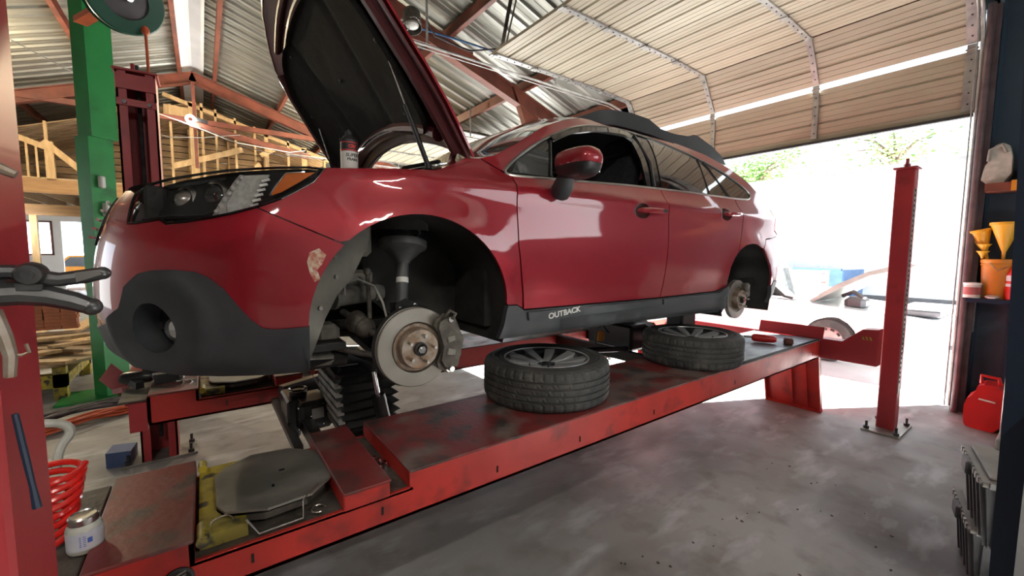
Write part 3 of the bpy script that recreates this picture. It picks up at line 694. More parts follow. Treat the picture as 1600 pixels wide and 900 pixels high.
b = MB(); b.span((4.80, .868, -1.2), (4.85, .874, .55)); b.build('slot_strip', 'galv', rl)
b = MB()
for k in range(40): b.box((4.825, .8665, -1.1+k*.042), (.018, .003, .02))
b.build('ladder_slot', 'rubberd', rl)['kind'] = 'stuff'
fr = post(-.315, 4.06, 1.22, .21, .22, '-y', 'dark red open-channel post behind the front of the car')
b = MB(); b.span((-.42, 3.940, 1.10), (-.21, 3.952, 1.20)); b.span((-.42, 3.940, .99), (-.21, 3.952, 1.035)); b.build('top_bracket', 'postred', fr)
b = MB(); b.cyl((-.38, 3.925, 1.01), (-.38, 3.945, 1.01), .012, 10); b.cyl((-.25, 3.925, 1.01), (-.25, 3.945, 1.01), .012, 10); b.cyl((-.31, 4.05, -1.4), (-.31, 4.05, 1.3), .012, 8); b.build('post_fitting', 'tool', fr)
fl = post(-.34, .885, 1.3, .25, .17, None, 'bright red front post at the left edge')
post(4.86, 4.06, .72, .13, .125, None, 'red rear post hidden behind the car')
# rear crossbeam with raised bracket
b = MB(); pr = [(.99, -.645), (1.10, -.655), (1.24, -.785), (3.75, -.785), (3.89, -.655), (4.0, -.645), (4.0, -.965), (.99, -.965)]
b.prism(pr, lambda y, z, d: Vector((4.64+d, y, z)), .13); xb = b.build('crossbeam', 'postred', lift); xb['label'] = 'red rear crossbeam with a raised end bracket'
b = MB()
for k in range(3): b.prism([(1.03+k*.026, -.745), (1.042+k*.026, -.745), (1.052+k*.026, -.715), (1.040+k*.026, -.715)], lambda y, z, d: Vector((4.637+d, y, z)), .003)
each(b, 'warning_stripe', 'yellow', xb)
b = MB(); b.span((-.50, .97, -.99), (-.30, 1.40, -.82)); b.span((-.44, 3.55, -.99), (-.30, 3.95, -.82)); each(b, 'front_crossbeam', 'postred', lift)
# black round cap on the near runway side
b = MB(); b.lathe([(0, .004), (.022, .004), (.030, .008), (.036, .004), (.036, -.004)], (-.092, 1.398, -.895), (0, -1, 0), 28); cp_ = b.build('cable_grommet', 'rubberd', lift)
b = MB()
for k in range(4): b.bar((-.112, 1.390, -.910+k*.010), (-.075, 1.390, -.898+k*.010), .004, .004)
b.build('grommet_wire', 'lidp', cp_)
# small legs below the far runway
b = MB(); b.span((2.60, 3.05, -1.10), (2.65, 3.10, -.96)); b.span((2.72, 3.05, -1.10), (2.77, 3.10, -.96)); each(b, 'lock_bracket', 'liftred', lift)

# ------------------------------------------------------------------ rolling bridge jacks between the runways
jk = thing('bridge_jack', 'black rolling bridge jack with bellows under the front of the car', 'jack', (.55, 2.45, -.99))
b = MB()
for x in (.40, .78): b.bar((x, 1.93, -.90), (x, 3.02, -.90), .05, .07)
b.bar((.36, 1.97, -.885), (.82, 1.97, -.885), .05, .06); b.bar((.36, 2.98, -.885), (.82, 2.98, -.885), .05, .06)
b.build('jack_frame', 'jack', jk)
b = MB(); nR = 8
ax0, ax1 = Vector((.665, 2.27, -.93)), Vector((.635, 2.27, -.565)); dd = ax1-ax0
for k in range(nR):
    p, q, r = ax0+dd*(k/nR), ax0+dd*((k+.5)/nR), ax0+dd*((k+1)/nR); rows = []
    for c, h in ((p, .115), (q, .145), (r, .115)): rows += [c+Vector((i*h, j*(h+.06), 0)) for i, j in ((-1, -1), (1, -1), (1, 1), (-1, 1))]
    b.add(rows, [(i*4+j, i*4+(j+1) % 4, (i+1)*4+(j+1) % 4, (i+1)*4+j) for i in range(2) for j in range(4)])
b.build('bellows', 'rubberd', jk)
b = MB()
for k in range(6):
    p = ax0+dd*((k+1.4)/nR); b.bar(p+Vector((-.145, -.19, -.006)), p+Vector((-.145, .19, .004)), .030, .026, (0, 0, 1)); 
[o.__setitem__('label', 'pale dusty fold of the bellows') for o in each(b, 'dusty_fold', 'bell', jk)]
b = MB(); b.bar((.50, 2.45, -.50), (.66, 2.02, -.565), .045, .05); b.bar((.48, 2.45, -.535), (.50, 2.08, -.60), .03, .03); b.bar((.66, 2.02, -.565), (.80, 2.3, -.55), .05, .05); b.box((.64, 2.29, -.555), (.28, .36, .02), bev=.006); b.build('lift_arm', 'jack', jk)
b = MB(); b.cyl((.715, 2.00, -.95), (.665, 2.01, -.70), .034, 18); b.build('cylinder', 'jack', jk)
b = MB(); b.cyl((.665, 2.01, -.70), (.648, 2.015, -.58), .012, 12); b.build('piston_rod', 'chrome', jk)
b = MB(); b.box((.44, 2.44, -.86), (.17, .22, .16), (0, 0, R(6)), bev=.02); b.box((.35, 2.52, -.88), (.06, .25, .20), bev=.01); b.cyl((.39, 2.5, -.80), (.39, 2.5, -.755), .045, 16); pu = b.build('pump', 'jack', jk)
b = MB(); b.lathe([(.034, 0), (.044, .002), (.048, .010), (.040, .012), (.034, .004)], (.385, 2.49, -.752), (0, 0, 1), 20); b.build('pump_ring', 'chrome', pu)
b = MB(); b.box((.452, 2.327, -.845), (.06, .004, .055), (0, 0, R(6))); b.build('pump_sticker', 'galv', pu)
b = MB()
for i in range(4):
    for j in range(3): b.box((.36+.18*i/3, 2.322+.006*i, -.80-.055*j), (.006, .004, .006))
b.build('pump_screw', 'chrome', pu)
b = MB(); b.span((.30, 2.1, -.93), (.34, 2.9, -.90)); b.bar((.34, 2.75, -.84), (.62, 2.9, -.84), .05, .1); b.cyl((.62, 2.1, -.89), (.62, 2.75, -.89), .03, 12); b.build('jack_rail', 'jack', jk)
j2 = thing('bridge_jack', 'black bridge jack holding up the rear underbody', 'jack', (3.0, 2.45, -.95))
b = MB(); b.bar((2.78, 1.93, -.84), (2.78, 3.02, -.84), .06, .08); b.bar((3.2, 1.93, -.84), (3.2, 3.02, -.84), .06, .08); b.box((3.05, 2.45, -.72), (.36, .5, .22), bev=.02); b.build('jack_frame', 'jack', j2)
b = MB(); b.box((3.30, 2.02, -.575), (.22, .16, .25), bev=.02); b.box((3.30, 2.02, -.45), (.36, .20, .04), bev=.01); b.box((3.25, 2.6, -.5), (.22, .16, .28), bev=.02); b.bar((3.0, 2.02, -.66), (3.34, 2.6, -.62), .08, .07); each(b, 'lift_pad', 'jack', j2)
b = MB(); b.cyl((2.28, 2.25, -.745), (2.75, 2.15, -.775), .022, 12); b.build('jack_handle', 'jack', j2)
b = MB(); b.lathe([(0, 0), (.03, 0), (.034, .02), (.034, .08), (0, .08)], (2.62, 2.32, -.72), (0, 0, 1), 14); b.build('indicator_cover', 'orangep', j2)
b = MB(); b.tube([(2.45, 2.22, -.72), (2.5, 2.25, -.62), (2.62, 2.3, -.58), (2.7, 2.3, -.66)], .006, 6); b.build('jack_hose', 'rubberd', j2)
# ------------------------------------------------------------------ the car: a body surface S(s, z) wrapped round its plan outline
CY, HW, XF, XS, NF, MF = 2.5, .92, -.35, .95, 4.4, 2.7
XR, XE, NR, MR, ZG = 4.72, 3.55, 3.4, 2.6, -.65
PP = []
for i in range(201):
    a = i/200*PI/2; PP.append((XS-(XS-XF)*math.cos(a)**(2/NF), HW*math.sin(a)**(2/MF)))
for i in range(1, 50): PP.append((XS+(XE-XS)*i/50, HW))
for i in range(201):
    a = i/200*PI/2; PP.append((XE+(XR-XE)*abs(math.sin(a))**(2/NR), HW*max(0, math.cos(a))**(2/MR)))
LL = [0.]
for i in range(1, len(PP)): LL.append(LL[-1]+math.hypot(PP[i][0]-PP[i-1][0], PP[i][1]-PP[i-1][1]))
_l0 = LL[200]
SSs = [l-_l0+XS for l in LL]; S0, S1 = SSs[0], SSs[-1]
import bisect
def plan(s):
    s = min(max(s, S0), S1); i = min(max(bisect.bisect_right(SSs, s)-1, 0), len(SSs)-2)
    d = SSs[i+1]-SSs[i]; t = (s-SSs[i])/d if d > 1e-9 else 0
    return PP[i][0]+(PP[i+1][0]-PP[i][0])*t, PP[i][1]+(PP[i+1][1]-PP[i][1])*t
def cr(tab):
    """Catmull-Rom through a table, sampled once"""
    xs = [a for a, _ in tab]; ys = [b for _, b in tab]; n = len(tab)
    ms = []
    for i in range(n):
        if i == 0: ms.append((ys[1]-ys[0])/(xs[1]-xs[0]))
        elif i == n-1: ms.append((ys[-1]-ys[-2])/(xs[-1]-xs[-2]))
        else: ms.append((ys[i+1]-ys[i-1])/(xs[i+1]-xs[i-1]))
    def f(x):
        if x <= xs[0]: return ys[0]
        if x >= xs[-1]: return ys[-1]+ms[-1]*(x-xs[-1])
        i = bisect.bisect_right(xs, x)-1; h = xs[i+1]-xs[i]; t = (x-xs[i])/h
        return ((2*t**3-3*t*t+1)*ys[i]+(t**3-2*t*t+t)*h*ms[i]+(-2*t**3+3*t*t)*ys[i+1]+(t**3-t*t)*h*ms[i+1])
    return f
D_SIDE = cr([(.15, .07), (.22, .045), (.30, .026), (.38, .026), (.46, .012), (.6, .0), (.72, .0), (.82, .008), (.90, .014), (.945, .012), (.965, .018), (1.0, .045), (1.05, .075), (1.2, .14), (1.35, .215), (1.45, .285), (1.5, .35), (1.55, .5)])
D_FR = cr([(.12, .22), (.2, .10), (.3, .03), (.42, .0), (.55, .0), (.68, .02), (.8, .06), (.88, .11), (.93, .17), (.98, .27), (1.1, .5)])
D_RE = cr([(.15, .15), (.3, .04), (.45, .0), (.65, .0), (.8, .03), (.95, .06), (1.1, .12), (1.3, .3), (1.5, .5)])
def sst(a, b, x):
    t = min(1, max(0, (x-a)/(b-a))); return t*t*(3-2*t)
ARCH = (.715, -.275, .424)
def S(s, z, off=0):
    h = z-ZG; x, y = plan(s); e = .012
    x1, y1 = plan(s+e); x0, y0 = plan(s-e); tx, ty = x1-x0, y1-y0; l = math.hypot(tx, ty) or 1
    nx, ny = -ty/l, tx/l
    wf = 1-sst(-.35, .75, s); wr = sst(3.9, 4.7, s)
    d = D_SIDE(h)*(1-wf-wr)+D_FR(h)*wf+D_RE(h)*wr-off
    for ax, az, ar in (ARCH, (3.6, -.335, .41)):
        q = (math.hypot(s-ax, z-az)-ar)/.085
        if abs(q) < 3: d -= .016*math.exp(-q*q)*sst(-.2, .3, s)
    return Vector((x-nx*d, CY-(y-ny*d), z))
def inside(p, poly):
    x, y = p; c = False; j = len(poly)-1
    for i in range(len(poly)):
        xi, yi = poly[i]; xj, yj = poly[j]
        if (yi > y) != (yj > y) and x < (xj-xi)*(y-yi)/(yj-yi)+xi: c = not c
        j = i
    return c
def area2(p): return sum(p[i-1][0]*p[i][1]-p[i][0]*p[i-1][1] for i in range(len(p)))
def shrink(poly, d):
    if area2(poly) < 0: poly = poly[::-1]
    n = len(poly); out = []
    for i in range(n):
        a, b, c = poly[i-1], poly[i], poly[(i+1) % n]
        e1 = Vector((b[0]-a[0], b[1]-a[1])).normalized(); e2 = Vector((c[0]-b[0], c[1]-b[1])).normalized()
        n1 = Vector((-e1.y, e1.x)); n2 = Vector((-e2.y, e2.x)); m = (n1+n2)
        m = m/max(.35, m.length_squared/2)*1. if m.length > 1e-6 else n1
        out.append((b[0]+m.x*d, b[1]+m.y*d))
    return out
def resample(poly, step):
    out = []
    for i in range(len(poly)):
        a, b = poly[i], poly[(i+1) % len(poly)]; n = max(1, int(math.hypot(b[0]-a[0], b[1]-a[1])/step+.5))
        out += [(a[0]+(b[0]-a[0])*k/n, a[1]+(b[1]-a[1])*k/n) for k in range(n)]
    return out
def rnd(poly, it=2, closed=True):
    for _ in range(it):
        q = []
        n = len(poly)
        for i in range(n if closed else n-1):
            a, b = poly[i], poly[(i+1) % n]
            q += [tuple(i*.75+j*.25 for i, j in zip(a, b)), tuple(i*.25+j*.75 for i, j in zip(a, b))]
        poly = q
    return poly
def panel(b, poly, f, step=.035, holes=(), gap=.0025, rim=.014, hrim=None, both=False, smooth=True):
    poly = resample(shrink(poly, gap) if gap else (poly if area2(poly) > 0 else poly[::-1]), step)
    hs = [resample(h if area2(h) > 0 else h[::-1], step) for h in holes]
    loops = [poly]+hs; pts = []; edges = []
    for L in loops:
        n = len(pts); pts += [Vector(p) for p in L]; edges += [(n+i, n+(i+1) % len(L)) for i in range(len(L))]
    nb = len(pts)
    x0, x1 = min(p[0] for p in poly), max(p[0] for p in poly); y0, y1 = min(p[1] for p in poly), max(p[1] for p in poly)
    bl = [tuple(p) for p in pts]; cell = {}
    for p in bl: cell.setdefault((int(p[0]//step), int(p[1]//step)), []).append(p)
    i = 0; y = y0+step*.5
    while y < y1:
        x = x0+step*(.5 if i % 2 else 0.)
        while x < x1:
            if inside((x, y), poly) and not any(inside((x, y), h) for h in hs):
                cx, cy = int(x//step), int(y//step)
                if all((x-p[0])**2+(y-p[1])**2 > (.55*step)**2 for u in (-1, 0, 1) for v in (-1, 0, 1) for p in cell.get((cx+u, cy+v), ())):
                    pts.append(Vector((x, y)))
            x += step
        y += step*.87; i += 1
    V, E_, F, ov, oe, of = delaunay_2d_cdt(pts, edges, [], 1, 1e-7)
    fs = []
    for t in F:
        c = (sum(V[k].x for k in t)/len(t), sum(V[k].y for k in t)/len(t))
        if inside(c, poly) and not any(inside(c, h) for h in hs): fs.append(tuple(t))
    P3 = [f(v.x, v.y, 0) for v in V]
    # edge rims
    rims = []
    for li, L in enumerate(loops):
        rd = rim if li == 0 else (hrim if hrim is not None else rim)
        if not rd: continue
        n = len(L); rims.append(([f(x, y, 0) for x, y in L]+[f(x, y, -rd) for x, y in L], [(k, (k+1) % n, n+(k+1) % n, n+k) for k in range(n)]))
    for sg in ((1, -1) if both else (1,)):
        g = (lambda p: p) if sg > 0 else (lambda p: Vector((p[0], 2*CY-p[1], p[2])))
        b.add([g(p) for p in P3], fs if sg > 0 else [t[::-1] for t in fs], smooth)
        for rv, rf in rims: b.add([g(p) for p in rv], rf, False)
    return b
def Sf(off=0): return lambda s, z, d: S(s, z, off+d)
car = thing('car', 'dark red wagon raised over the lift with bonnet open and wheels off', 'car', (2.2, 2.5, -1.09))
def carpanel(name, m, outline, off=0, label=None, parent=None, mirror=True, **k):
    b = MB(); k.setdefault('both', False); panel(b, outline, Sf(off), **k)
    o = b.build(name, m, parent or car, fix=False)
    if label: o['label'] = label
    if mirror and not k['both']: mir(o)
    return o
def mir(o, parent=None):
    me = o.data.copy(); off = rootloc(o.parent)
    for v in me.vertices: v.co.y = 2*CY-(v.co.y+off.y)-off.y
    me.flip_normals(); c = bpy.data.objects.new(o.name.split('.')[0], me); col.objects.link(c); c.parent = parent or o.parent
    if 'label' in o: c['label'] = o['label']
    return c

archF = [(ARCH[0]+ARCH[2]*math.cos(a), ARCH[1]+ARCH[2]*math.sin(a)) for a in [R(x) for x in range(6, 177, 6)]]   # rear -> front over the top
def archpt(lo, hi): return [(ARCH[0]+ARCH[2]*math.cos(R(x)), ARCH[1]+ARCH[2]*math.sin(R(x))) for x in range(lo, hi+1, 6)]
SEAM_A = 135   # angle where the bumper seam meets the arch
archR = [(3.262, -.46), (3.205, -.35), (3.19, -.2), (3.215, -.10), (3.262, -.03), (3.34, .03), (3.43, .066), (3.53, .08), (3.61, .077), (3.71, .045), (3.80, -.016), (3.89, -.09), (3.96, -.18), (4.00, -.28), (4.02, -.383)]
hl_low = [(.369, .303), (.326, .247), (.266, .208), (.220, .180), (.145, .147), (.063, .121), (.005, .107), (-.075, .092), (-.143, .085), (-.171, .100), (-.268, .088), (-.321, .089)]
hl_top = [(-.345, .144), (-.375, .20), (-.331, .230), (-.242, .247), (-.119, .262), (.037, .283), (.200, .299), (.311, .307)]
DLO = [(1.162, .382), (1.203, .419), (1.270, .471), (1.411, .559), (1.566, .642), (1.741, .720), (1.929, .777), (2.152, .812), (2.443, .827), (2.753, .791), (3.114, .732), (3.422, .654), (3.653, .558), (3.735, .506), (3.722, .465), (3.608, .441), (2.963, .430), (2.209, .416), (1.641, .387), (1.326, .372), (1.187, .366)]
ROOF = [(1.06, .428), (1.14, .462), (1.305, .555), (1.53, .688), (1.65, .739), (1.75, .779), (1.92, .832), (2.15, .862), (2.45, .872), (2.9, .850), (3.3, .79), (3.6, .70), (3.8, .615), (3.92, .53)]

fender = hl_low[:5][::-1]+[(.364, .304), (.45, .312), (.634, .328), (.80, .342), (.90, .387), (.965, .424), (1.04, .430), (1.10, .405), (1.14, .385), (1.165, .372), (1.197, .362), (1.203, .317), (1.199, .18), (1.201, .045), (1.22, -.11), (1.248, -.272), (1.208, -.250), (1.145, -.246)]+archpt(6, SEAM_A)+[(.40, .033), (.276, .088), (.148, .145)]
carpanel('fender', 'paint', fender, step=.026)
b = MB()       # inner rolled edge of the fender beneath the hood gap
top = [(.364, .304), (.45, .312), (.634, .328), (.80, .342), (.90, .387), (.965, .424), (1.04, .430)]
for i in range(len(top)-1):
    (s0, z0), (s1, z1) = top[i], top[i+1]; a, c = S(s0, z0-.002), S(s1, z1-.002)
    b.add([a, c, c+Vector((0, .10, .01)), a+Vector((0, .10, .01)), c+Vector((0, .11, -.06)), a+Vector((0, .11, -.06))], [(0, 1, 2, 3), (3, 2, 4, 5)], True)
o = b.build('fender_edge', 'paint', car, weld=True); mir(o)

bumper = [(S0, .245), (-.7, .235), (-.45, .215)]+[(-.375, .20), (-.345, .144)]+hl_low[4:][::-1]+[(.148, .145), (.276, .088), (.40, .033)]+archpt(SEAM_A, 178)+[(.292, -.268), (.186, -.271), (.148, -.264), (.112, -.228), (.045, -.129), (.0, -.088), (-.035, -.072), (-.10, -.064), (-.152, -.066), (-.195, -.077), (-.25, -.12), (-.29, -.19), (-.36, -.24), (-.433, -.257), (-.563, -.283), (S0, -.29)]
bumper[4:5] = []
carpanel('front_bumper', 'paint', bumper, both=True, step=.026, gap=.002)
SCUFF = True
M['scuff'] = mat('peeled_paint', (.55, .42, .30), (.40, .10, .07), rough=.6, scale=60, c3=(.62, .58, .50), s3=40)
b = MB(); panel(b, [(.291, -.035), (.300, -.002), (.330, .012), (.352, -.010), (.340, -.040), (.322, -.062), (.330, -.095), (.312, -.105), (.298, -.075)], Sf(.0012), step=.02, rim=0, gap=0); b.build('scuff_mark', 'scuff', car, fix=False)['label'] = 'peeled patch of paint beside the front wheel arch'
# black lower cladding with the fog lamp well
fogh = rnd([(-.255, -.225), (-.215, -.168), (-.156, -.165), (-.108, -.220), (-.104, -.285), (-.148, -.332), (-.214, -.336), (-.262, -.288)], 2)
def cladoff(s, z, d):
    c = math.hypot((s+.18)/.16, (z+.25)/.17); bump = .022*math.exp(-((c-1.0)/.25)**2)
    return S(s, z, .006+d+bump*(1 if s < .2 else 0)+.012*sst(-.30, -.42, z))
cl = [(.292, -.262), (.186, -.266), (.148, -.259), (.112, -.223), (.045, -.124), (.0, -.083), (-.035, -.067), (-.10, -.059), (-.152, -.061), (-.195, -.072), (-.25, -.115), (-.29, -.185), (-.36, -.235), (-.433, -.252), (-.563, -.278), (S0, -.285), (S0, -.35), (-.6, -.35), (-.45, -.365), (-.371, -.378), (-.183, -.402), (-.011, -.424), (.156, -.432), (.290, -.432)]
b = MB(); panel(b, cl, cladoff, step=.024, holes=[fogh], gap=0, rim=.03, hrim=.085, both=True)
b.build('bumper_cladding', 'clad', car, fix=False)['label'] = 'grey black plastic lower bumper corner'
# chin lip under the cladding
b = MB()
pts = [S(s, -.36-.07*sst(-.6, .1, s), -.02)+Vector((0, 0, 0)) for s in [S0+i*(.29-S0)/30 for i in range(31)]]
for i in range(30):
    a, c = pts[i], pts[i+1]; dn = Vector((.03, .03, -.012))
    b.add([a, c, c+Vector((.12, .10, .0)), a+Vector((.12, .10, 0))], [(0, 1, 2, 3)])
o = b.build('chin_panel', 'blackp', car, weld=True); mir(o)
fl = thing_fog = None
fc = S(-.165, -.262, -.055)
b = MB(); panel(b, [(x*1.02+.004, z) for x, z in fogh], Sf(-.082), step=.03, gap=0, rim=0); mir(b.build('fog_bezel', 'blackp', car, fix=False))
nrm = (S(-.165, -.262, .05)-S(-.165, -.262)).normalized()
c = S(-.155, -.262, -.05)
b = MB(); b.lathe([(.0, .012), (.022, .010), (.038, .002), (.044, -.012), (.046, -.03)], c, nrm, 24); o = b.build('fog_lamp', 'chrome', car); mir(o)
o['label'] = 'round clear fog lamp in the black bumper corner'
# grille and number plate area
carpanel('grille', 'blackp', [(S0, .02), (-.66, .02), (-.60, .09), (-.66, .20), (S0, .21)], off=.006, both=True, mirror=False, gap=0)
b = MB()
for k in range(5):
    z = .05+k*.034; q = [S(s, z, .022) for s in [S0+i*.04 for i in range(8)]]
    b.tube(q, .006, 6); b.tube([(p.x, 2*CY-p.y, p.z) for p in q], .006, 6)
b.build('grille_bar', 'chrome', car)

# headlight
hl = hl_low+hl_top
def housing(s, z, d): return S(s, z, -.05*min(1, 8*max(0, min((z-.09)/.2, (.30-z)/.2, .1)))-.004+d)
for sgn in (1, -1):
    def MI(o):
        if sgn < 0:
            for v in o.data.vertices: v.co.y = 2*CY-v.co.y-2*rootloc(o.parent).y+0
            o.data.flip_normals()
        return o
    b = MB(); panel(b, hl, lambda s, z, d: S(s, z, -.045+d), step=.03, rim=.01)
    H = MI(b.build('headlight', 'blackp', car, fix=False)); H['label'] = 'swept-back headlight with amber corner and clear lens'
    b = MB(); panel(b, hl, lambda s, z, d: S(s, z, -.003+d), step=.03, rim=.04); panel(b, shrink(hl, .010), lambda s, z, d: S(s, z, -.004+d), step=.03, rim=.04, gap=0)
    bz = MB()
    L = resample(shrink(hl, .004), .03); L2 = resample(shrink(hl, .012), .03)
    n = len(L); bz.tube([S(x, z, -.002) for x, z in L], .0045, 6, closed=True)
    MI(bz.build('bezel', 'gloss', H))
    b = MB(); panel(b, [(.183, .190), (.199, .222), (.237, .274), (.335, .286), (.284, .248), (.221, .206)], Sf(-.010), step=.03, gap=0, rim=.01); MI(b.build('amber_reflector', 'amber', H, fix=False))['label'] = 'amber side reflector'
    b = MB(); b.tube([S(x, z, -.006) for x, z in [(.183, .190), (.199, .222), (.237, .276), (.30, .284)]], .003, 6); b.tube([S(x, z, -.004) for x, z in hl_low[:4]], .0045, 6)
    MI(b.build('bright_edge', 'chrome', H))
    b = MB(); panel(b, [(.05, .125), (.045, .16), (.095, .262), (.182, .268), (.150, .213), (.125, .150)], Sf(-.012), step=.03, gap=0, rim=.02)
    MI(b.build('light_guide', 'drl', H, fix=False))['label'] = 'frosted white light guide'
    b = MB(); panel(b, [(.0, .118), (.018, .16), (.072, .264), (.092, .264), (.042, .16), (.046, .122)], Sf(-.018), step=.02, gap=0, rim=.01)
    for k in range(7):
        t = k/6; b.ell(S(.015+.068*t, .13+.125*t, -.012), (.008, .008, .008), 8, 6)
    for k in range(6):
        t = k/5; q = S(.135+.035*t, .155+.09*t, -.004); b.box(q, (.026, .006, .008), (0, R(-20), R(-4)))
    MI(b.build('crystal_strip', 'whitep', H))
    for (s_, z_, r_) in ((-.155, .170, .046), (-.02, .185, .050)):
        c = S(s_, z_, -.075); nn = Vector((-.85, -.5, .05)).normalized()
        b = MB(); b.lathe([(0, .044), (r_*.45, .038), (r_*.8, .018), (r_*.92, 0)], c, nn, 20); MI(b.build('projector', 'glassd' if s_ > -.1 else 'steel', H))
        b = MB(); b.lathe([(r_*.95, .012), (r_*1.12, .016), (r_*1.2, .0), (r_*1.1, -.03)], c, nn, 20); MI(b.build('projector_ring', 'satin', H))
    b = MB(); b.tube([S(x, z, -.03) for x, z in [(-.29, .105), (-.16, .115), (-.03, .118), (.02, .14), (.05, .21), (.06, .25)]], .007, 6); b.tube([S(x, z, -.035) for x, z in [(-.25, .22), (-.12, .235), (.02, .255)]], .008, 6)
    MI(b.build('reflector_trim', 'rimd', H))
    m_ = M.get('lensc') or mat('clear_lens_cover', (.03, .035, .035), rough=.03, alpha=.14, spec=1., coat=1.); M['lensc'] = m_
    b = MB(); panel(b, hl, Sf(-.001), step=.025, rim=0); MI(b.build('lens_cover', 'lensc', H, fix=False))
# bumper top panel in front of the open hood
b = MB()
for i in range(24):
    s0, s1 = S0+i*.055, S0+(i+1)*.055
    f = lambda s: (S(s, .235 if s < -.4 else .235+.07*sst(-.4, .35, s), 0))
    a, c = f(s0), f(s1); mid = Vector((.25, 2.5, .28))
    a2, c2 = a.lerp(mid, .16)+Vector((0, 0, .02)), c.lerp(mid, .16)+Vector((0, 0, .02))
    b.add([a, c, c2, a2], [(0, 1, 2, 3)], True)
o = b.build('bumper_top', 'blackp', car, weld=True); mir(o)

# doors
fdoor = [(1.197, .362), (1.326, .371), (1.641, .385), (2.209, .413), (2.424, .419), (2.424, .31), (2.412, .12), (2.392, -.1), (2.376, -.284), (1.256, -.277), (1.224, -.11), (1.203, .045), (1.201, .18), (1.205, .317)]
rdoor = [(2.426, .419), (2.963, .427), (3.42, .433), (3.42, .33), (3.40, .2), (3.355, .10), (3.31, .01), (3.262, -.035), (3.215, -.10), (3.19, -.2), (3.195, -.245), (3.073, -.277), (2.378, -.284), (2.394, -.1), (2.414, .12), (2.426, .31)]
quarter = [(3.424, .433), (3.608, .439), (3.735, .465), (3.75, .506), (3.70, .56), (3.92, .53), (4.02, .44), (4.10, .38), (4.05, .28), (4.02, .20), (4.13, .165), (3.80, .125), (3.735, .045)]+[(3.71, .045), (3.61, .077), (3.53, .08), (3.43, .066), (3.34, .03), (3.312, .01), (3.357, .10), (3.404, .2), (3.424, .33)]
def cup_(s, z): return [(s-.07+.078*math.cos(a)*(1.1 if math.cos(a) < 0 else .9), z+.046*math.sin(a)) for a in [2*PI*k/24 for k in range(24)]]
HS = ((2.225, .256), (3.235, .294))
FD = [carpanel('front_door', 'paint', fdoor, holes=[cup_(*HS[0])], hrim=.004), carpanel('rear_door', 'paint', rdoor, holes=[cup_(*HS[1])], hrim=.004)]
carpanel('quarter_panel', 'paint', quarter)
carpanel('rear_bumper', 'paint', [(3.735, .040), (3.80, .120), (4.13, .160), (4.6, .16), (S1, .16), (S1, -.24), (4.05, -.24), (4.0, -.28), (3.96, -.18), (3.89, -.09), (3.80, -.016)], both=True, mirror=False)
carpanel('rear_cladding', 'clad', [(4.003, -.285), (4.05, -.242), (S1, -.242), (S1, -.40), (4.3, -.42), (4.0, -.43), (4.02, -.383)], both=True, off=.004, mirror=False, rim=.03)
carpanel('tail_light', 'redl', [(4.10, .375), (4.05, .28), (4.025, .205), (4.14, .168), (4.45, .17), (4.5, .26), (4.45, .38), (4.2, .40)], off=.002)
carpanel('tailgate', 'paint', [(4.455, .165), (S1, .165), (S1, .40), (4.35, .40), (4.45, .385), (4.505, .26)], both=True, mirror=False)
# sill
sill = [(1.145, -.246), (1.208, -.250), (1.256, -.279), (2.376, -.287), (3.073, -.280), (3.19, -.247), (3.195, -.21), (3.205, -.35), (3.262, -.46), (3.226, -.456), (2.954, -.442), (2.2, -.428), (1.441, -.416), (1.193, -.412), (1.10, -.405), (1.125, -.33)]
def silloff(s, z, d):
    k = 0
    for cs in (1.62, 2.05):
        if abs(s-cs) < .12 and z < -.355: k = -.012*sst(.12, .09, abs(s-cs))*sst(-.355, -.372, z)
    return S(s, z, .004+d+k-.028*sst(-.40, -.45, z))
b = MB(); panel(b, sill, silloff, step=.022, rim=.03); o = b.build('sill_cladding', 'clad', car, fix=False); o['label'] = 'grey plastic sill along the doors'; mir(o)
for nm, ol in (('door_moulding', [(1.268, -.288), (2.374, -.293), (2.374, -.331), (1.316, -.343), (1.272, -.332)]), ('door_moulding', [(2.39, -.292), (3.09, -.286), (3.18, -.240), (3.20, -.236), (3.212, -.325), (3.08, -.327), (2.39, -.331)])):
    DM = carpanel(nm, 'clad', ol, off=.020, rim=.016)
    if ol[0][0] < 2: TXT = DM
TXT_parent = TXT
tx = [S(1.42+i*.005, -.312, .0222) for i in range(50)]
def tmap(x, y, z): return S(1.512+x, -.3105+y+.012*(x/.12), .0215+z)
TX = text_mesh('OUTBACK', .040, .0012, 'whitep', 'lettering', TXT_parent, tmap, bold=.0011, sx=1.2); TX['label'] = 'raised silver word OUTBACK'
# upper body side: pillars and roof edge, window band, glass, trim
upper = ROOF[1:]+[(3.75, .515)]+[p for p in DLO[:14][::-1]]+[(1.14, .388), (1.10, .408), (1.045, .432)]
carpanel('roof_side', 'paint', upper, gap=.001)
FG = [(1.551, .604), (1.715, .680), (1.971, .746), (2.259, .768), (2.325, .735), (2.335, .604), (2.300, .424), (1.471, .392)]
TRI = [(1.213, .384), (1.262, .447), (1.40, .530), (1.526, .593), (1.451, .392)]
RG = [(2.552, .812), (2.80, .772), (3.082, .722), (3.033, .441), (2.453, .428), (2.515, .632)]
QG = [(3.20, .700), (3.42, .638), (3.64, .550), (3.720, .502), (3.705, .468), (3.608, .449), (3.366, .443), (3.28, .55)]
CG = [(3.100, .718), (3.150, .708), (3.318, .442), (3.058, .440)]
carpanel('pillar_trim', 'gloss', DLO, off=-.010, holes=[FG], hrim=.02, gap=0)['label'] = 'gloss black window surround'
carpanel('front_quarter_glass', 'glassd', TRI, off=-.004, rim=.004, gap=0)
carpanel('rear_window', 'glassd', RG, off=-.004, rim=.004, gap=0)['label'] = 'dark tinted rear door window'
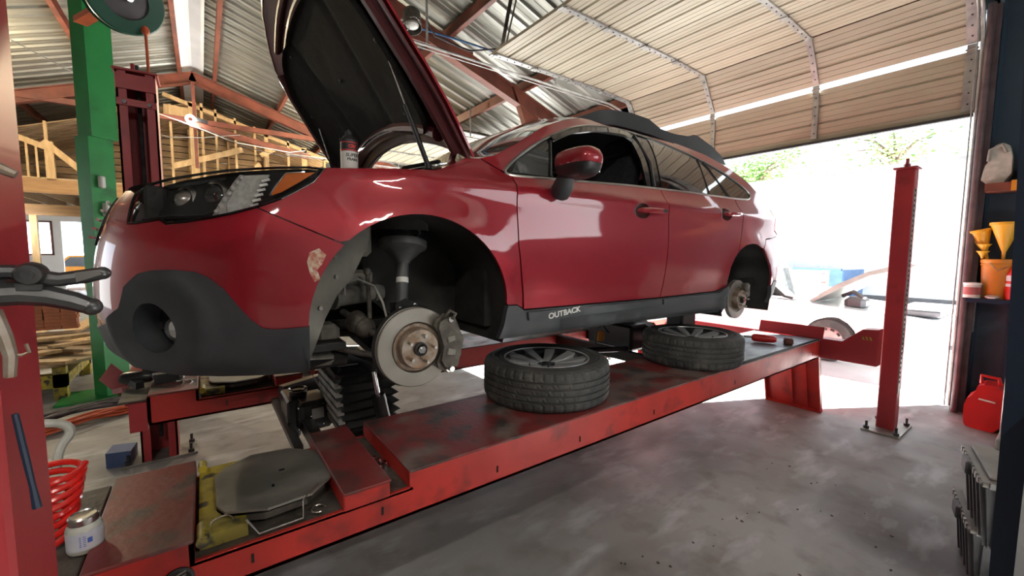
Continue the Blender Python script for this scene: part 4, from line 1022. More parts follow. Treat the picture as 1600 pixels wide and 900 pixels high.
carpanel('fixed_window', 'glassd', CG, off=-.004, rim=.004)
carpanel('quarter_window', 'glassd', QG, off=-.004, rim=.004, gap=0)['label'] = 'dark tinted rear quarter window'
b = MB(); b.tube([S(x, z, .0) for x, z in rnd(DLO, 2)], .0075, 8, closed=True); o = b.build('window_trim', 'satin', car); o['label'] = 'bright strip framing the side windows'; mir(o)
b = MB()
b.tube([S(x, z, .001) for x, z in [(3.093, .722), (3.045, .441)]], .006, 6); b.tube([S(x, z, .001) for x, z in [(3.155, .708), (3.342, .443)]], .007, 6)
b.tube([S(x, z, -.002) for x, z in [(1.538, .602), (1.462, .392)]], .008, 6)
b.tube([S(x, z, -.002) for x, z in FG[:4]+FG[4:5]], .008, 6)
b.tube([S(x, z, -.004) for x, z in [(2.40, .80), (2.42, .60), (2.37, .43)]], .011, 6)
[mir(o) for o in each(b, 'window_divider', 'rimd', car)]
carpanel('door_visor', 'gloss', [(1.54, .63), (1.741, .712), (1.929, .768), (2.152, .802), (2.30, .812), (2.36, .79), (2.30, .775), (2.15, .768), (1.93, .735), (1.74, .683), (1.56, .605)], off=.010, rim=.003, gap=0)

# handles
def handle(s, z, L, Wd, parent):
    n_ = (S(s, z, .05)-S(s, z)).normalized()
    cup = cup_(s, z)
    b = MB(); panel(b, cup, lambda x, y, d: S(x, y, -.002+d-.030*max(0, 1-((x-s+.07)/.07)**2-((y-z)/.048)**2)), step=.012, rim=0, gap=0)
    c_ = b.build('handle_cup', 'paint_in', parent, fix=False)
    b = MB(); q = [S(s-.13+t*L, z+.0+.006*t, [.006, .026, .034, .036, .034, .028, .010][k]) for k, t in enumerate([0, .08, .25, .5, .75, .93, 1])]
    b.tube(q, [.008, .015, .017, .017, .017, .017, .012], 10); h_ = b.build('door_handle', 'paint', parent)
    b = MB(); b.tube([q[4]+Vector((0, -.008, 0)), q[5]+Vector((0, -.010, 0)), q[6]+Vector((0, -.008, 0))], [.013, .014, .012], 10); b.build('handle_cap', 'chrome', parent)
handle(*HS[0], .255, .03, FD[0]); handle(*HS[1], .20, .03, FD[1])

# windshield and roof by lofting left edge to right edge
def loft(edge, crown, bow, n=24):
    vs = []; 
    for (s, z) in edge:
        e = S(s, z); r = Vector((e.x, 2*CY-e.y, e.z)); 
        for k in range(n+1):
            t = k/n; u = abs(2*t-1); f = 1-u**2.6
            p = e.lerp(r, t); p.z += crown(s)*f; p.x += bow(s)*(1-u*u); vs.append(p)
    fs = [(i*(n+1)+k, i*(n+1)+k+1, (i+1)*(n+1)+k+1, (i+1)*(n+1)+k) for i in range(len(edge)-1) for k in range(n)]
    return vs, fs
def dense(poly, step=.08):
    out = []
    for i in range(len(poly)-1):
        a, c = poly[i], poly[i+1]; n = max(1, int((c[0]-a[0])/step+.5)); out += [(a[0]+(c[0]-a[0])*k/n, a[1]+(c[1]-a[1])*k/n) for k in range(n)]
    return out+[poly[-1]]
cw = lambda s: .012+.09*sst(1.5, 2.3, s)
bw = lambda s: -.16+.06*sst(1.0, 1.9, s)+.10*sst(1.9, 2.6, s)
ws = dense([(1.03, .425)]+ROOF[:7]); rf = dense(ROOF[6:])
b = MB(); b.add(*loft(ws, cw, bw), True); b.build('windshield', 'glassw', car)['label'] = 'curved windshield glass'
b = MB(); b.add(*loft(rf, lambda s: cw(s)+.0*s, bw), True); b.build('roof', 'paint', car)
b = MB(); v1 = loft([(3.92, .53), (3.95, .50)], cw, lambda s: 0, 12)
e0 = [S(3.92, .53), S(4.05, .42), S(4.35, .40)]
for i in range(2):
    a, c = e0[i], e0[i+1]; b.add([a, c, (c.x, 5-c.y, c.z), (a.x, 5-a.y, a.z)], [(0, 1, 2, 3)])
b.build('tailgate_window', 'glassd', car)
# windshield frit, wipers, cowl
b = MB(); e = [(1.0, .40), (1.05, .425)]
vs, fs = loft([(.80, .335), (1.03, .424)], lambda s: .0, lambda s: -.16); b.add(vs, fs, True); b.build('cowl', 'blackp', car)
b = MB(); b.tube([(.98, 1.95, .455), (1.0, 2.3, .49), (.95, 2.7, .50)], .008, 6); b.tube([(.85, 2.1, .43), (.98, 1.95, .455)], .01, 6); b.build('wiper', 'blackp', car)
# roof rails
railp = [(1.951, .858), (2.067, .906), (2.157, .945), (2.297, .982), (2.523, 1.002), (2.726, .998), (2.80, .975), (2.872, .952), (3.05, .945), (3.269, .960), (3.33, .985), (3.40, .985), (3.623, .935), (3.80, .87), (3.87, .805), (3.55, .815), (3.30, .845), (3.10, .865), (2.872, .88), (2.75, .888), (2.52, .89), (2.352, .885), (2.15, .86), (2.01, .835)]
b = MB(); b.prism(railp, lambda x, z, d: Vector((x, 1.985+d+.03*(z-.9), z)), .055); o = b.build('roof_rail', 'clad', car, smooth=False); o['label'] = 'grey raised roof rail'; mir(o)

# wing mirror
for sgn in (1, -1):
    g = (lambda p: Vector(p)) if sgn > 0 else (lambda p: Vector((p[0], 5-p[1], p[2])))
    def shell(zs, yy, name, m, par):
        b = MB(); n = 20; rows = []
        for (z, xa, xb, ya, yb, e_) in zs:
            row = []
            for k in range(n):
                a = 2*PI*k/n; ca, sa = math.cos(a), math.sin(a)
                row.append(g((xa+(xb-xa)*(.5+.5*math.copysign(abs(ca)**e_, ca)), ya+(yb-ya)*(.5+.5*math.copysign(abs(sa)**e_, sa)), z)))
            rows.append(row)
        vs = [p for r in rows for p in r]; fs = [(i*n+k, i*n+(k+1) % n, (i+1)*n+(k+1) % n, (i+1)*n+k) for i in range(len(rows)-1) for k in range(n)]
        fs += [tuple(range(n)), tuple(range((len(rows)-1)*n, len(rows)*n))]
        b.add(vs, fs, True); return b.build(name, m, par)
    Z = lambda z: z
    up_ = [(.405, 1.352, 1.505, 1.535, 1.310, .6), (.425, 1.350, 1.505, 1.540, 1.305, .6), (.445, 1.352, 1.502, 1.540, 1.308, .6), (.465, 1.360, 1.495, 1.535, 1.318, .65), (.477, 1.375, 1.485, 1.525, 1.335, .75), (.483, 1.40, 1.46, 1.505, 1.37, .9)]
    lo_ = [(.352, 1.40, 1.49, 1.50, 1.38, .8), (.360, 1.38, 1.50, 1.52, 1.35, .7), (.378, 1.362, 1.505, 1.535, 1.325, .6), (.404, 1.354, 1.505, 1.537, 1.312, .6)]
    WM = shell(up_, 0, 'wing_mirror', 'paint', car); WM['label'] = 'red wing mirror with black lower shell'
    shell(lo_, 0, 'mirror_lower_shell', 'blackp', WM)
    b = MB(); q = [g(p) for p in ((1.43, 1.50, .375), (1.44, 1.53, .33), (1.46, 1.575, .305))]
    b.tube(q, [.040, .050, .052], 12); b.build('mirror_foot', 'clad', WM)
    b = MB(); b.box(g((1.500, 1.43, .42)), (.004, .15, .09)); b.build('mirror_glass', 'chrome', WM)

# inner shell, floor pan, wheel wells
inner = [(1.20, -.38), (1.20, .35), (3.45, .42), (3.85, .45), (4.1, .36), (4.1, .16), (3.8, .11), (3.62, .11), (3.45, .10), (3.30, .03), (3.17, -.1), (3.14, -.38)]
carpanel('inner_shell', 'dark', inner, off=-.06, step=.08, rim=0, gap=0)
def well(cx, cz, r, y0, y1, m1, a0, a1, name):
    b = MB(); n = 26
    for i in range(n):
        a, c = R(a0+(a1-a0)*i/n), R(a0+(a1-a0)*(i+1)/n)
        P = lambda t, y, rr: Vector((cx+rr*math.cos(t), y, cz+rr*math.sin(t)))
        b.add([P(a, y0, r), P(c, y0, r), P(c, y1, r*.97), P(a, y1, r*.97)], [(0, 1, 2, 3)], True)
    return b.build(name, m1, car, weld=True)
o = well(.715, -.275, .437, 1.60, 2.02, 'liner', -20, 132, 'arch_liner'); mir(o)
o = well(.700, -.285, .432, 1.60, 1.82, 'linerg', 140, 212, 'arch_liner'); o['label'] = 'pale dusty front part of the wheel arch'; mir(o)
o = well(3.60, -.335, .425, 1.615, 2.02, 'liner', -22, 200, 'arch_liner'); mir(o)
b = MB(); b.prism([(.72+.45*math.cos(R(a)), -.275+.45*math.sin(R(a))) for a in range(-20, 100, 8)]+[(.72, .17), (.60, .10), (.62, -.20), (.72, -.30)], lambda x, z, d: Vector((x, 2.02+d, z)), .02); o = b.build('inner_arch_wall', 'dark', car); mir(o)
b = MB(); b.prism([(3.6+.43*math.cos(R(a)), -.335+.43*math.sin(R(a))) for a in range(0, 181, 10)], lambda x, z, d: Vector((x, 2.0+d, z)), .02); o = b.build('inner_arch_wall', 'dark', car); mir(o)
b = MB()
b.prism([(1.15, -.40), (1.15, -.36), (3.20, -.36), (3.20, -.43)], lambda x, z, d: Vector((x, 1.63+d, z)), 1.74)
b.prism([(4.0, -.30), (4.0, -.10), (4.6, -.10), (4.6, -.30)], lambda x, z, d: Vector((x, 1.75+d, z)), 1.5)
b.span((3.15, 2.02, -.36), (4.05, 2.98, -.10))
b.build('floor_pan', 'dark', car)
b = MB(); b.span((1.10, 1.72, -.36), (1.16, 3.28, .36)); b.build('bulkhead', 'dark', car)
# engine bay: undertray, engine, radiator panel, strut towers, inner wing
b = MB(); b.box((.15, 2.5, -.40), (.66, 1.3, .03)); b.box((.75, 2.5, -.36), (.75, .7, .05), bev=.01); b.build('undertray', 'dark', car)
b = MB(); b.box((.55, 2.5, -.08), (.75, .75, .35), bev=.04); b.cyl((.2, 2.2, .05), (.9, 2.2, .05), .06); b.box((.45, 2.5, .14), (.45, .5, .08), bev=.02); b.build('engine', 'cast', car)
b = MB(); b.box((-.12, 2.5, -.03), (.06, 1.25, .5), bev=.01); b.build('radiator', 'dark', car)
b = MB(); b.prism([(.15, -.30), (.15, .22), (1.1, .28), (1.1, .0), (.95, .14), (.72, .19), (.5, .12), (.36, -.02), (.30, -.15)], lambda x, z, d: Vector((x, 1.90+d, z)), .02); o = b.build('inner_wing', 'linerg', car); mir(o)
b = MB(); b.lathe([(.02, .34), (.09, .335), (.12, .30), (.13, .12)], (.75, 1.90, -.02), (0, 0, 1), 20); o = b.build('strut_tower', 'dark', car); mir(o)
# ------------------------------------------------------------------ open hood
HA = R(54.5); HO = Vector((1.0, 2.5, .425))
El = Vector((-math.cos(HA), 0, math.sin(HA))); En = Vector((-math.sin(HA), 0, -math.cos(HA)))   # En points out of the underside
def HP(l, wv, n=0):
    u = abs(wv)/.85; cr_ = .075*(1-min(1, u)**2.4)
    fr = .06*max(0, (l-.85)/.4)**2
    return HO+El*l+Vector((0, wv, 0))+En*(n-cr_+fr)
def hw(l): return .845+.03*math.sin(min(1, max(0, l/.6))*PI)-.22*max(0, (l-.55)/.6)**2.2
def rear(wv): return .19*(1-(min(1, abs(wv)/.84))**2.2)
side = [(l, hw(l)) for l in (.0, .04, .12, .25, .4, .55, .7, .85, .95)]
front = [(1.03, .66), (1.09, .55), (1.15, .40), (1.19, .2), (1.20, 0)]
rearp = [(rear(x), x) for x in (0, .2, .4, .55, .68, .76, .81)]
half = rearp+side+front
hood_o = half+[(l, -x) for l, x in half[1:-1][::-1]]
Hf = lambda n0: (lambda l, x, d: HP(l, x, n0-d))
def hpart(name, m, ol, n0, par, label=None, **k):
    b = MB(); panel(b, ol, Hf(n0), **k); o = b.build(name, m, par, fix=False)
    if label: o['label'] = label
    return o
def scl(p, f, c=(.6, 0)): return [(c[0]+(a-c[0])*f, c[1]+(q-c[1])*f) for a, q in p]
HOOD = hpart('hood', 'paint', hood_o, 0, car, label='open hood seen from its dark underside', step=.045, gap=0, rim=-.010)
k_ = 0
b = MB(); panel(b, shrink(hood_o, .012), lambda l, x, d: HP(l, x, .024-d), step=.05, gap=0, rim=0); b.build('hood_inner_frame', 'paint_in', HOOD, fix=False)
b = MB(); L = [HP(l, x, .020) for l, x in resample(shrink(hood_o, .008), .05)]; b.tube(L, .008, 6, closed=True); b.build('hood_edge_fold', 'paint_in', HOOD)
# raised frame channels on the underside
b = MB()
for sg in (1, -1):
    q = [HP(l, sg*(hw(l)-.075), .034) for l in (.05, .15, .3, .45, .6, .75, .9)]; b.tube(q, .030, 10)
q = [HP(rear(x)+.09, x, .036) for x in [-.7+.1*i for i in range(15)]]; b.tube(q, .036, 10)
for l0 in (1.0, 1.07): b.tube([HP(l0-.10*(abs(x)/.6)**2, x, .036) for x in [-.55+.1*i for i in range(12)]], .018, 8)
b.build('stiffening_rib', 'paint_in', HOOD)
pad = rnd([(.30, 0), (.28, .25), (.22, .45), (.17, .62), (.24, .70), (.45, .72), (.66, .70), (.80, .66), (.93, .50), (.96, .2), (.97, 0), (.96, -.2), (.93, -.50), (.80, -.66), (.66, -.70), (.45, -.72), (.24, -.70), (.17, -.62), (.22, -.45), (.28, -.25)], 2)
def padn(l, x, d):
    k = 0
    for xs, ws_ in ((.22, .035), (-.22, .035)): k -= .014*math.exp(-((x-xs*(1+l*.5))/ws_)**2)
    for lx, xx in ((.45, .45), (.45, -.45), (.75, .05), (.38, 0)):
        k -= .012*math.exp(-(((l-lx)/.05)**2+((x-xx)/.07)**2))
    return HP(l, x, .050+k-d)
b = MB(); panel(b, pad, padn, step=.028, gap=0, rim=.03)
p_ = b.build('insulation_pad', 'pad', HOOD, fix=False); p_['label'] = 'black felt insulation pad under the hood'
b = MB()
for l, x in ((.30, .5), (.30, -.5), (.6, .64), (.6, -.64), (.9, .4), (.9, -.4), (.62, 0)): b.lathe([(0, .008), (.008, .006), (.011, 0)], HP(l, x, .052), En, 10)
each(b, 'clip', 'blackp', p_)
b = MB(); b.box(HP(1.10, 0, .05), (.05, .14, .05), (0, HA, 0), bev=.01); b.tube([HP(1.10, -.03, .06), HP(1.10, -.03, .10), HP(1.10, .03, .10), HP(1.10, .03, .06)], .005, 6); b.build('striker', 'steel', HOOD)
for sg in (-1, 1):
    b = MB(); a = HP(.52, sg*.66, .05); z_ = Vector((.84, 2.5+sg*.72, .385)); mid = a.lerp(z_, .42)
    b.cyl(mid, z_, .0115, 12); b.cyl(z_-Vector((0, 0, .01)), z_+Vector((0, 0, .012)), .016, 10)
    st = b.build('gas_strut', 'blackp', car)
    b = MB(); b.cyl(a, mid, .0055, 10); b.build('strut_rod', 'steel', st)
    b = MB(); b.bar((.93, 2.5+sg*.73, .36), HP(.07, sg*.77, .03), .03, .006, (0, 1, 0)); b.build('hood_hinge', 'paint_in', car)

# ------------------------------------------------------------------ brakes and suspension
def ax_parts(cx, cz, ry, rr, hub_r, name, sg=1, full=True):
    g = (lambda x, y, z: (x, y, z)) if sg > 0 else (lambda x, y, z: (x, 5-y, z))
    n_ = (0, -sg, 0)
    b = MB(); yo = ry
    b.lathe([(hub_r+.022, -.0), (hub_r+.024, .004), (rr-.003, .004), (rr, .001), (rr, -.008), (rr-.002, -.009), (rr-.002, -.019), (rr, -.020), (rr, -.026), (hub_r, -.026)], g(cx, ry, cz), n_, 64)
    ro = b.build('brake_disc', 'rotor', car); ro['label'] = 'bare '+name+' brake disc'
    b = MB(); b.lathe([(hub_r+.020, .001), (hub_r+.016, -.004), (hub_r+.004, -.002), (hub_r, .034), (hub_r-.004, .040), (.030, .040), (.030, .036), (0, .036)], g(cx, ry, cz), n_, 48); b.build('disc_bell', 'rust', ro)
    b = MB()
    for k in range(5):
        a = R(90+72*k-14); p = Vector(g(cx+.057*math.cos(a), ry, cz+.057*math.sin(a))); d = Vector(n_)
        b.cyl(p+d*.038, p+d*.068, .0065, 10); b.cyl(p+d*.067, p+d*.070, .0055, 10)
    each(b, 'wheel_stud', 'steel', ro)
    b = MB(); p = Vector(g(cx, ry, cz)); d = Vector(n_)
    b.lathe([(.026, .036), (.028, .040), (.028, .050), (.022, .053), (.020, .044), (.019, .044)], p, n_, 24); b.build('axle_collar', 'rubberd', ro)
    b = MB(); b.cyl(p+d*.040, p+d*.060, .017, 6, smooth=False); b.cyl(p+d*.05, p+d*.066, .010, 12); b.build('axle_nut', 'chrome', ro)
    return ro
for sg in (1, -1):
    ax_parts(.708, -.398, 1.635, .168, .084, 'front', sg)
    ax_parts(3.53, -.372, 1.665, .158, .080, 'rear', sg)
def side_parts(sg):
    g = (lambda p: Vector(p)) if sg > 0 else (lambda p: Vector((p[0], 5-p[1], p[2])))
    G = lambda *p: [g(q) for q in p]
    # caliper
    def arc(r, a): return (.708+r*math.cos(R(a)), -.398+r*math.sin(R(a)))
    b = MB(); ol = [arc(.112, 44), arc(.135, 50), arc(.178, 44), arc(.192, 20), arc(.192, -14), arc(.178, -36), arc(.140, -40), arc(.112, -34), arc(.104, 0)]
    b.prism(ol, lambda x, z, d: g((x, 1.585+d, z)), .020); b.prism([arc(.165, 40), arc(.198, 36), arc(.203, 5), arc(.198, -30), arc(.165, -34)], lambda x, z, d: g((x, 1.59+d, z)), .10)
    cp = b.build('brake_caliper', 'cast', car); cp['label'] = 'cast iron brake caliper'
    b = MB(); b.cyl(*G((.862, 1.60, -.30), (.862, 1.70, -.30)), .014, 10); b.cyl(*G((.842, 1.575, -.285), (.842, 1.60, -.285)), .012, 8); b.cyl(*G((.845, 1.575, -.50), (.845, 1.60, -.50)), .012, 8)
    b.cyl(*G((.842, 1.60, -.505), (.842, 1.70, -.505)), .013, 10); each(b, 'caliper_bolt', 'steel', cp)
    b = MB()
    for a in (12, -12):
        c = arc(.140, a); b.box(g((c[0], 1.583, c[1])), (.040, .012, .030), (0, R(-a), 0), bev=.004)
    each(b, "brake_pad", "alu", cp)
    b = MB(); b.tube(G((.845, 1.575, -.285), (.86, 1.572, -.26), (.835, 1.575, -.245), (.815, 1.58, -.27)), .008, 6); b.prism([arc(.11, 52), arc(.135, 56), arc(.18, 50), arc(.20, 0), arc(.18, -44), arc(.13, -48), arc(.11, -42), arc(.12, 0)], lambda x, z, d: g((x, 1.607+d, z)), .012)
    b.build('caliper_bracket', 'cast', cp)
    # dust shield, knuckle, strut
    b = MB(); b.lathe([(.06, -.034), (.172, -.034), (.174, -.030)], g((.702, 1.635, -.396)), (0, -sg, 0), 36); b.build('dust_shield', 'dark', car)
    b = MB(); b.prism([(.66, -.50), (.77, -.50), (.77, -.36), (.745, -.26), (.675, -.26), (.64, -.36)], lambda x, z, d: g((x, 1.69+d, z)), .09); b.cyl(*G((.70, 1.68, -.4), (.70, 1.80, -.4)), .06, 16); b.build('steering_knuckle', 'cast', car)
    lo, hi = g((.712, 1.800, -.25)), g((.748, 1.862, .04)); d = (hi-lo).normalized()
    b = MB(); b.cyl(lo, hi, .027, 20); st = b.build('strut', 'strut', car); st['label'] = 'grey suspension strut'
    b = MB(); b.lathe([(.030, -.085), (.034, -.075), (.080, -.028), (.105, -.012), (.108, .0), (.108, .018), (.102, .022), (.095, .018), (.06, .010), (.03, .010)], hi-d*.01, d, 32); b.build('spring_seat', 'strut', st)
    b = MB()
    for k in range(5):
        a = R(200+sg*k*28); _, u, t = basis(d); c = hi-d*.006+(u*math.cos(a)+t*math.sin(a))*.1085; nn = (u*math.cos(a)+t*math.sin(a)); b.cyl(c-nn*.001, c+nn*.0015, .006, 10)
    each(b, 'seat_hole', 'gloss', st)
    b = MB(); q = []
    for k in range(60):
        a = k/60*2*PI*2.6; _, u, t = basis(d); q.append(hi+d*(.012+.125*k/60)+(u*math.cos(a)+t*math.sin(a))*.072)
    b.tube(q, .0075, 8); b.lathe([(.0, .0), (.03, .0), (.03, .12), (0, .12)], hi, d, 16); b.build('coil_spring', 'rubberd', st)
    b = MB(); b.lathe([(.03, .135), (.085, .135), (.088, .145), (.05, .150), (0, .15)], hi, d, 28); b.build('spring_top', 'strut', st)
    b = MB(); b.lathe([(.0276, .115), (.0280, .117), (.0280, .137), (.0276, .139)], lo, d, 20); b.build('strut_label', 'whitep', st)
    b = MB(); b.prism([(.672, -.30), (.755, -.30), (.765, -.225), (.72, -.205), (.672, -.228)], lambda x, z, d_: g((x, 1.772+d_, z)), .010); b.prism([(.672, -.30), (.755, -.30), (.765, -.225), (.672, -.228)], lambda x, z, d_: g((x, 1.832+d_, z)), .008)
    each(b, 'strut_bracket', 'jack', st)
    b = MB()
    for p in ((.69, 1.755, -.245), (.757, 1.755, -.235), (.700, 1.755, -.283)): b.cyl(g(p), g((p[0], 1.785, p[2])), .012, 6, smooth=False); b.cyl(g((p[0], 1.745, p[2])), g((p[0], 1.76, p[2])), .007, 8)
    each(b, 'bracket_bolt', 'chrome', st)
    # gearbox mount / subframe casting, axle shaft, tie rod, lower arm, brake hose
    b = MB(); b.cyl(*G((.46, 1.99, -.205), (.68, 2.06, -.195)), .045, 16); b.cyl(*G((.46, 1.99, -.205), (.475, 1.995, -.205)), .055, 16); b.cyl(*G((.66, 2.05, -.195), (.70, 2.06, -.195)), .052, 16); b.box(g((.55, 2.05, -.12)), (.22, .08, .07), bev=.015); b.build('subframe_mount', 'alu', car)
    b = MB(); b.lathe([(.02, 0), (.034, .01), (.046, .03), (.048, .05), (.042, .06), (.048, .07), (.052, .09), (.05, .12), (.03, .13)], g((.60, 1.88, -.36)), g((.50, 2.06, -.27))-g((.60, 1.88, -.36)), 18); b.tube(G((.66, 1.74, -.40), (.60, 1.88, -.36), (.52, 2.05, -.28)), .016, 10); b.build('axle_shaft', 'cast', car)
    b = MB(); b.tube(G((.40, 1.98, -.40), (.50, 1.86, -.43), (.63, 1.74, -.455)), [.018, .013, .013], 10); b.ell(g((.39, 1.99, -.395)), (.035, .035, .03)); b.ell(g((.63, 1.735, -.46)), (.022, .022, .028)); b.build('tie_rod', 'cast', car)
    b = MB(); b.prism([(.64, -.0), (.76, 0), (.80, .55), (.95, .58), (.95, .66), (.42, .66), (.42, .60), (.60, .55)], lambda x, y, d_: g((x, 1.70+y, -.53+.08*y/.5+d_)), .030); b.cyl(*G((.30, 1.95, -.46), (.50, 1.95, -.46)), .05, 14); b.build('control_arm', 'dark', car)
    b = MB(); b.cyl(*G((.60, 1.92, -.10), (.60, 1.90, -.30)), .010, 8); b.ell(g((.60, 1.92, -.09)), (.018, .018, .02)); b.build('sway_link', 'cast', car)
    b = MB(); b.tube(G(*rnd([(.50, 1.93, -.19), (.50, 1.92, -.14), (.55, 1.90, -.12), (.61, 1.86, -.15), (.635, 1.83, -.22), (.645, 1.80, -.30), (.68, 1.76, -.34)], 0)), .0052, 8); b.build('brake_hose', 'lidp', car)
    b = MB()
    for p in ((.43, 1.79, -.10), (.36, 1.76, -.22), (.43, 1.80, -.02), (.335, 1.70, -.10)): b.cyl(g(p), g((p[0]+.004, p[1]-.012, p[2])), .009, 6)
    b.box(g((.43, 2.0, -.36)), (.10, .14, .08), bev=.02); b.box(g((.36, 1.95, -.46)), (.18, .12, .06), bev=.02)
    each(b, 'bracket', 'alu', car)
    b = MB(); b.prism([(.27, -.47), (.26, -.1), (.40, .08), (.52, .14), (.60, .16), (.585, .05), (.559, -.01), (.503, -.115), (.443, -.179), (.393, -.27), (.352, -.375), (.316, -.461)], lambda x, z, d_: g((x, 1.80+d_+.15*max(0, x-.3), z)), .015); b.box(g((.56, 1.93, .06)), (.10, .12, .16), bev=.02); b.box(g((.50, 1.93, .02)), (.05, .1, .12), bev=.02); b.build('arch_plate', 'linerg', car)['label'] = 'pale dusty steel behind the front of the wheel arch'
    # rear: knuckle and small caliper
    b = MB(); b.box(g((3.62, 1.66, -.30)), (.07, .09, .12), bev=.015); b.cyl(*G((3.53, 1.67, -.38), (3.50, 1.95, -.36)), .05, 14); b.cyl(*G((3.55, 1.85, -.36), (3.62, 2.0, .10)), .03, 12); b.box(g((3.35, 2.0, -.42)), (.5, .25, .04), bev=.01); b.build('rear_knuckle', 'cast', car)
side_parts(1)
# other side: same pieces mirrored
for o in [c for c in children(car) if c.name.split('.')[0] in ('brake_caliper', 'dust_shield', 'steering_knuckle', 'strut', 'subframe_mount', 'axle_shaft', 'tie_rod', 'control_arm', 'sway_link', 'brake_hose', 'bracket', 'arch_plate', 'rear_knuckle')]:
    n = mir(o)
    for ch in children(o): mir(ch, n)

# seats, dashboard, steering wheel
for y in (2.12, 2.88):
    b = MB(); b.box((2.15, y, .12), (.52, .50, .16), (0, R(-8), 0), bev=.04); b.box((2.43, y, .40), (.15, .48, .62), (0, R(14), 0), bev=.05); b.box((2.54, y, .76), (.10, .26, .17), (0, R(10), 0), bev=.04)
    b.build('front_seat', 'seat', car)
b = MB(); b.box((3.05, 2.5, .12), (.5, 1.3, .16), bev=.04); b.box((3.35, 2.5, .40), (.16, 1.3, .6), (0, R(14), 0), bev=.05); b.build('rear_seat', 'seat', car)
b = MB(); b.box((1.38, 2.5, .26), (.42, 1.42, .22), (0, R(-10), 0), bev=.05); b.build('dashboard', 'blackp', car)
b = MB(); d, u, t = basis((-.9, 0, .42)); c = Vector((1.72, 2.13, .35)); b.tube([c+(u*math.cos(2*PI*k/24)+t*math.sin(2*PI*k/24))*.185 for k in range(24)], .015, 8, closed=True); b.cyl(c, c+d*.3, .03); b.bar(c-u*.18, c+u*.18, .03, .02, d); b.build('steering_wheel', 'blackp', car)
b = MB(); b.span((1.15, 1.75, -.34), (3.9, 3.25, -.30)); b.build('cabin_floor', 'dark', car)
b = MB(); vs, fs = loft(dense([(1.75, .74), (2.15, .825), (2.45, .835), (2.9, .812), (3.5, .70)]), lambda s: .08, lambda s: 0, 10); b.add(vs, fs, True); b.build('headliner', 'seat', car)

# ------------------------------------------------------------------ wheels lying on the runway
def wheel(loc, rz, label):
    t = thing('wheel', label, 'wheel', loc, group='wheels lying on the near runway'); t.rotation_euler = (0, 0, rz)
    prof = [(.240, .013), (.250, .004), (.290, .0), (.325, .006), (.343, .020), (.350, .034), (.352, .050)]
    gro = []
    for h0 in (.068, .100, .133, .165): gro += [(.353, h0-.006), (.345, h0-.003), (.345, h0+.003), (.353, h0+.006)]
    prof2 = prof+gro+[(.352, .180), (.350, .194), (.343, .208), (.325, .219), (.306, .223), (.300, .2255), (.290, .2255), (.285, .2225), (.262, .221), (.250, .217), (.240, .210), (.236, .200)]
    n = 168; nm = len(prof)
    def fn(k, j, r, h):
        if prof2[j][1] < .062 and prof2[j][0] > .340 and k % 4 == 0: return r-.006, h
        if prof2[j][1] > .172 and prof2[j][0] > .34 and k % 4 == 0: return r-.006, h
        if .074 <= prof2[j][1] <= .16 and r > .35 and (k+int(h*60)) % 6 == 0: return r-.004, h
        return r, h
    b = MB(); b.lathe(prof2, (0, 0, 0), (0, 0, 1), n, smooth=False, fn=fn)
    ty = b.build('tyre', 'rubber', t, local=True); 
    b = MB(); b.tube([(.272*math.cos(2*PI*k/64), .272*math.sin(2*PI*k/64), .2215) for k in range(64)], .0028, 6, closed=True); b.build('bead_ring', 'rubberd', ty, local=True)
    b = MB(); b.lathe([(.236, .012), (.238, .02), (.222, .04), (.212, .07), (.212, .185), (.224, .200), (.232, .212), (.240, .214), (.242, .206), (.238, .200)], (0, 0, 0), (0, 0, 1), 64); b.lathe([(.212, .05), (.10, .06), (.05, .06)], (0, 0, 0), (0, 0, 1), 40)
    rim = b.build('rim', 'rimd', t, local=True)
    b = MB(); b.tube([(.2365*math.cos(2*PI*k/64), .2365*math.sin(2*PI*k/64), .212) for k in range(64)], .0055, 8, closed=True); b.build('rim_lip', 'rimm', rim, local=True)
    b = MB(); b.lathe([(.075, .13), (.070, .165), (.055, .172), (.034, .172), (.030, .168), (.028, .178), (.020, .181), (0, .181)], (0, 0, 0), (0, 0, 1), 32); b.build('hub_centre', 'rimd', rim, local=True)
    for k in range(5):
        a = 2*PI*k/5
        def sp(x, y, z): return (x*math.cos(a)-y*math.sin(a), x*math.sin(a)+y*math.cos(a), z)
        b = MB()
        for s_ in (1, -1):
            top = [(.050, s_*.005, .176), (.050, s_*.042, .174), (.226, s_*.108, .208), (.233, s_*.044, .209)]
            bot = [(x, y, z-.045 if i in (0, 1) else z-.03) for i, (x, y, z) in enumerate(top)]
            b.add([sp(*p) for p in top+bot], [(0, 1, 2, 3), (4, 5, 6, 7), (0, 1, 5, 4), (1, 2, 6, 5), (2, 3, 7, 6), (3, 0, 4, 7)])
        b.build('spoke', 'rimm', rim, local=True)
        b = MB(); top = [(.055, -.012, .163), (.055, .012, .163), (.226, .050, .190), (.226, -.050, .190)]; bot = [(x, y, z-.02) for x, y, z in top]
        b.add([sp(*p) for p in top+bot], [(0, 1, 2, 3), (4, 5, 6, 7), (0, 1, 5, 4), (1, 2, 6, 5), (2, 3, 7, 6), (3, 0, 4, 7)]); b.build('spoke_web', 'rimd', rim, local=True)
    b = MB()
    for k in range(5):
        a = 2*PI*(k+.5)/5; b.cyl((.052*math.cos(a), .052*math.sin(a), .1725), (.052*math.cos(a), .052*math.sin(a), .150), .010, 10)
    each(b, 'lug_hole', 'gloss', rim, local=True)
    b = MB(); b.tube([(-.205, 0, .19), (-.215, 0, .225)], .0035, 6); b.build('valve', 'rubberd', rim, local=True)
    return t
wheel((1.545, 1.765, -.7995), R(25), 'wheel lying flat on the near runway, the one closer to the bare front disc')
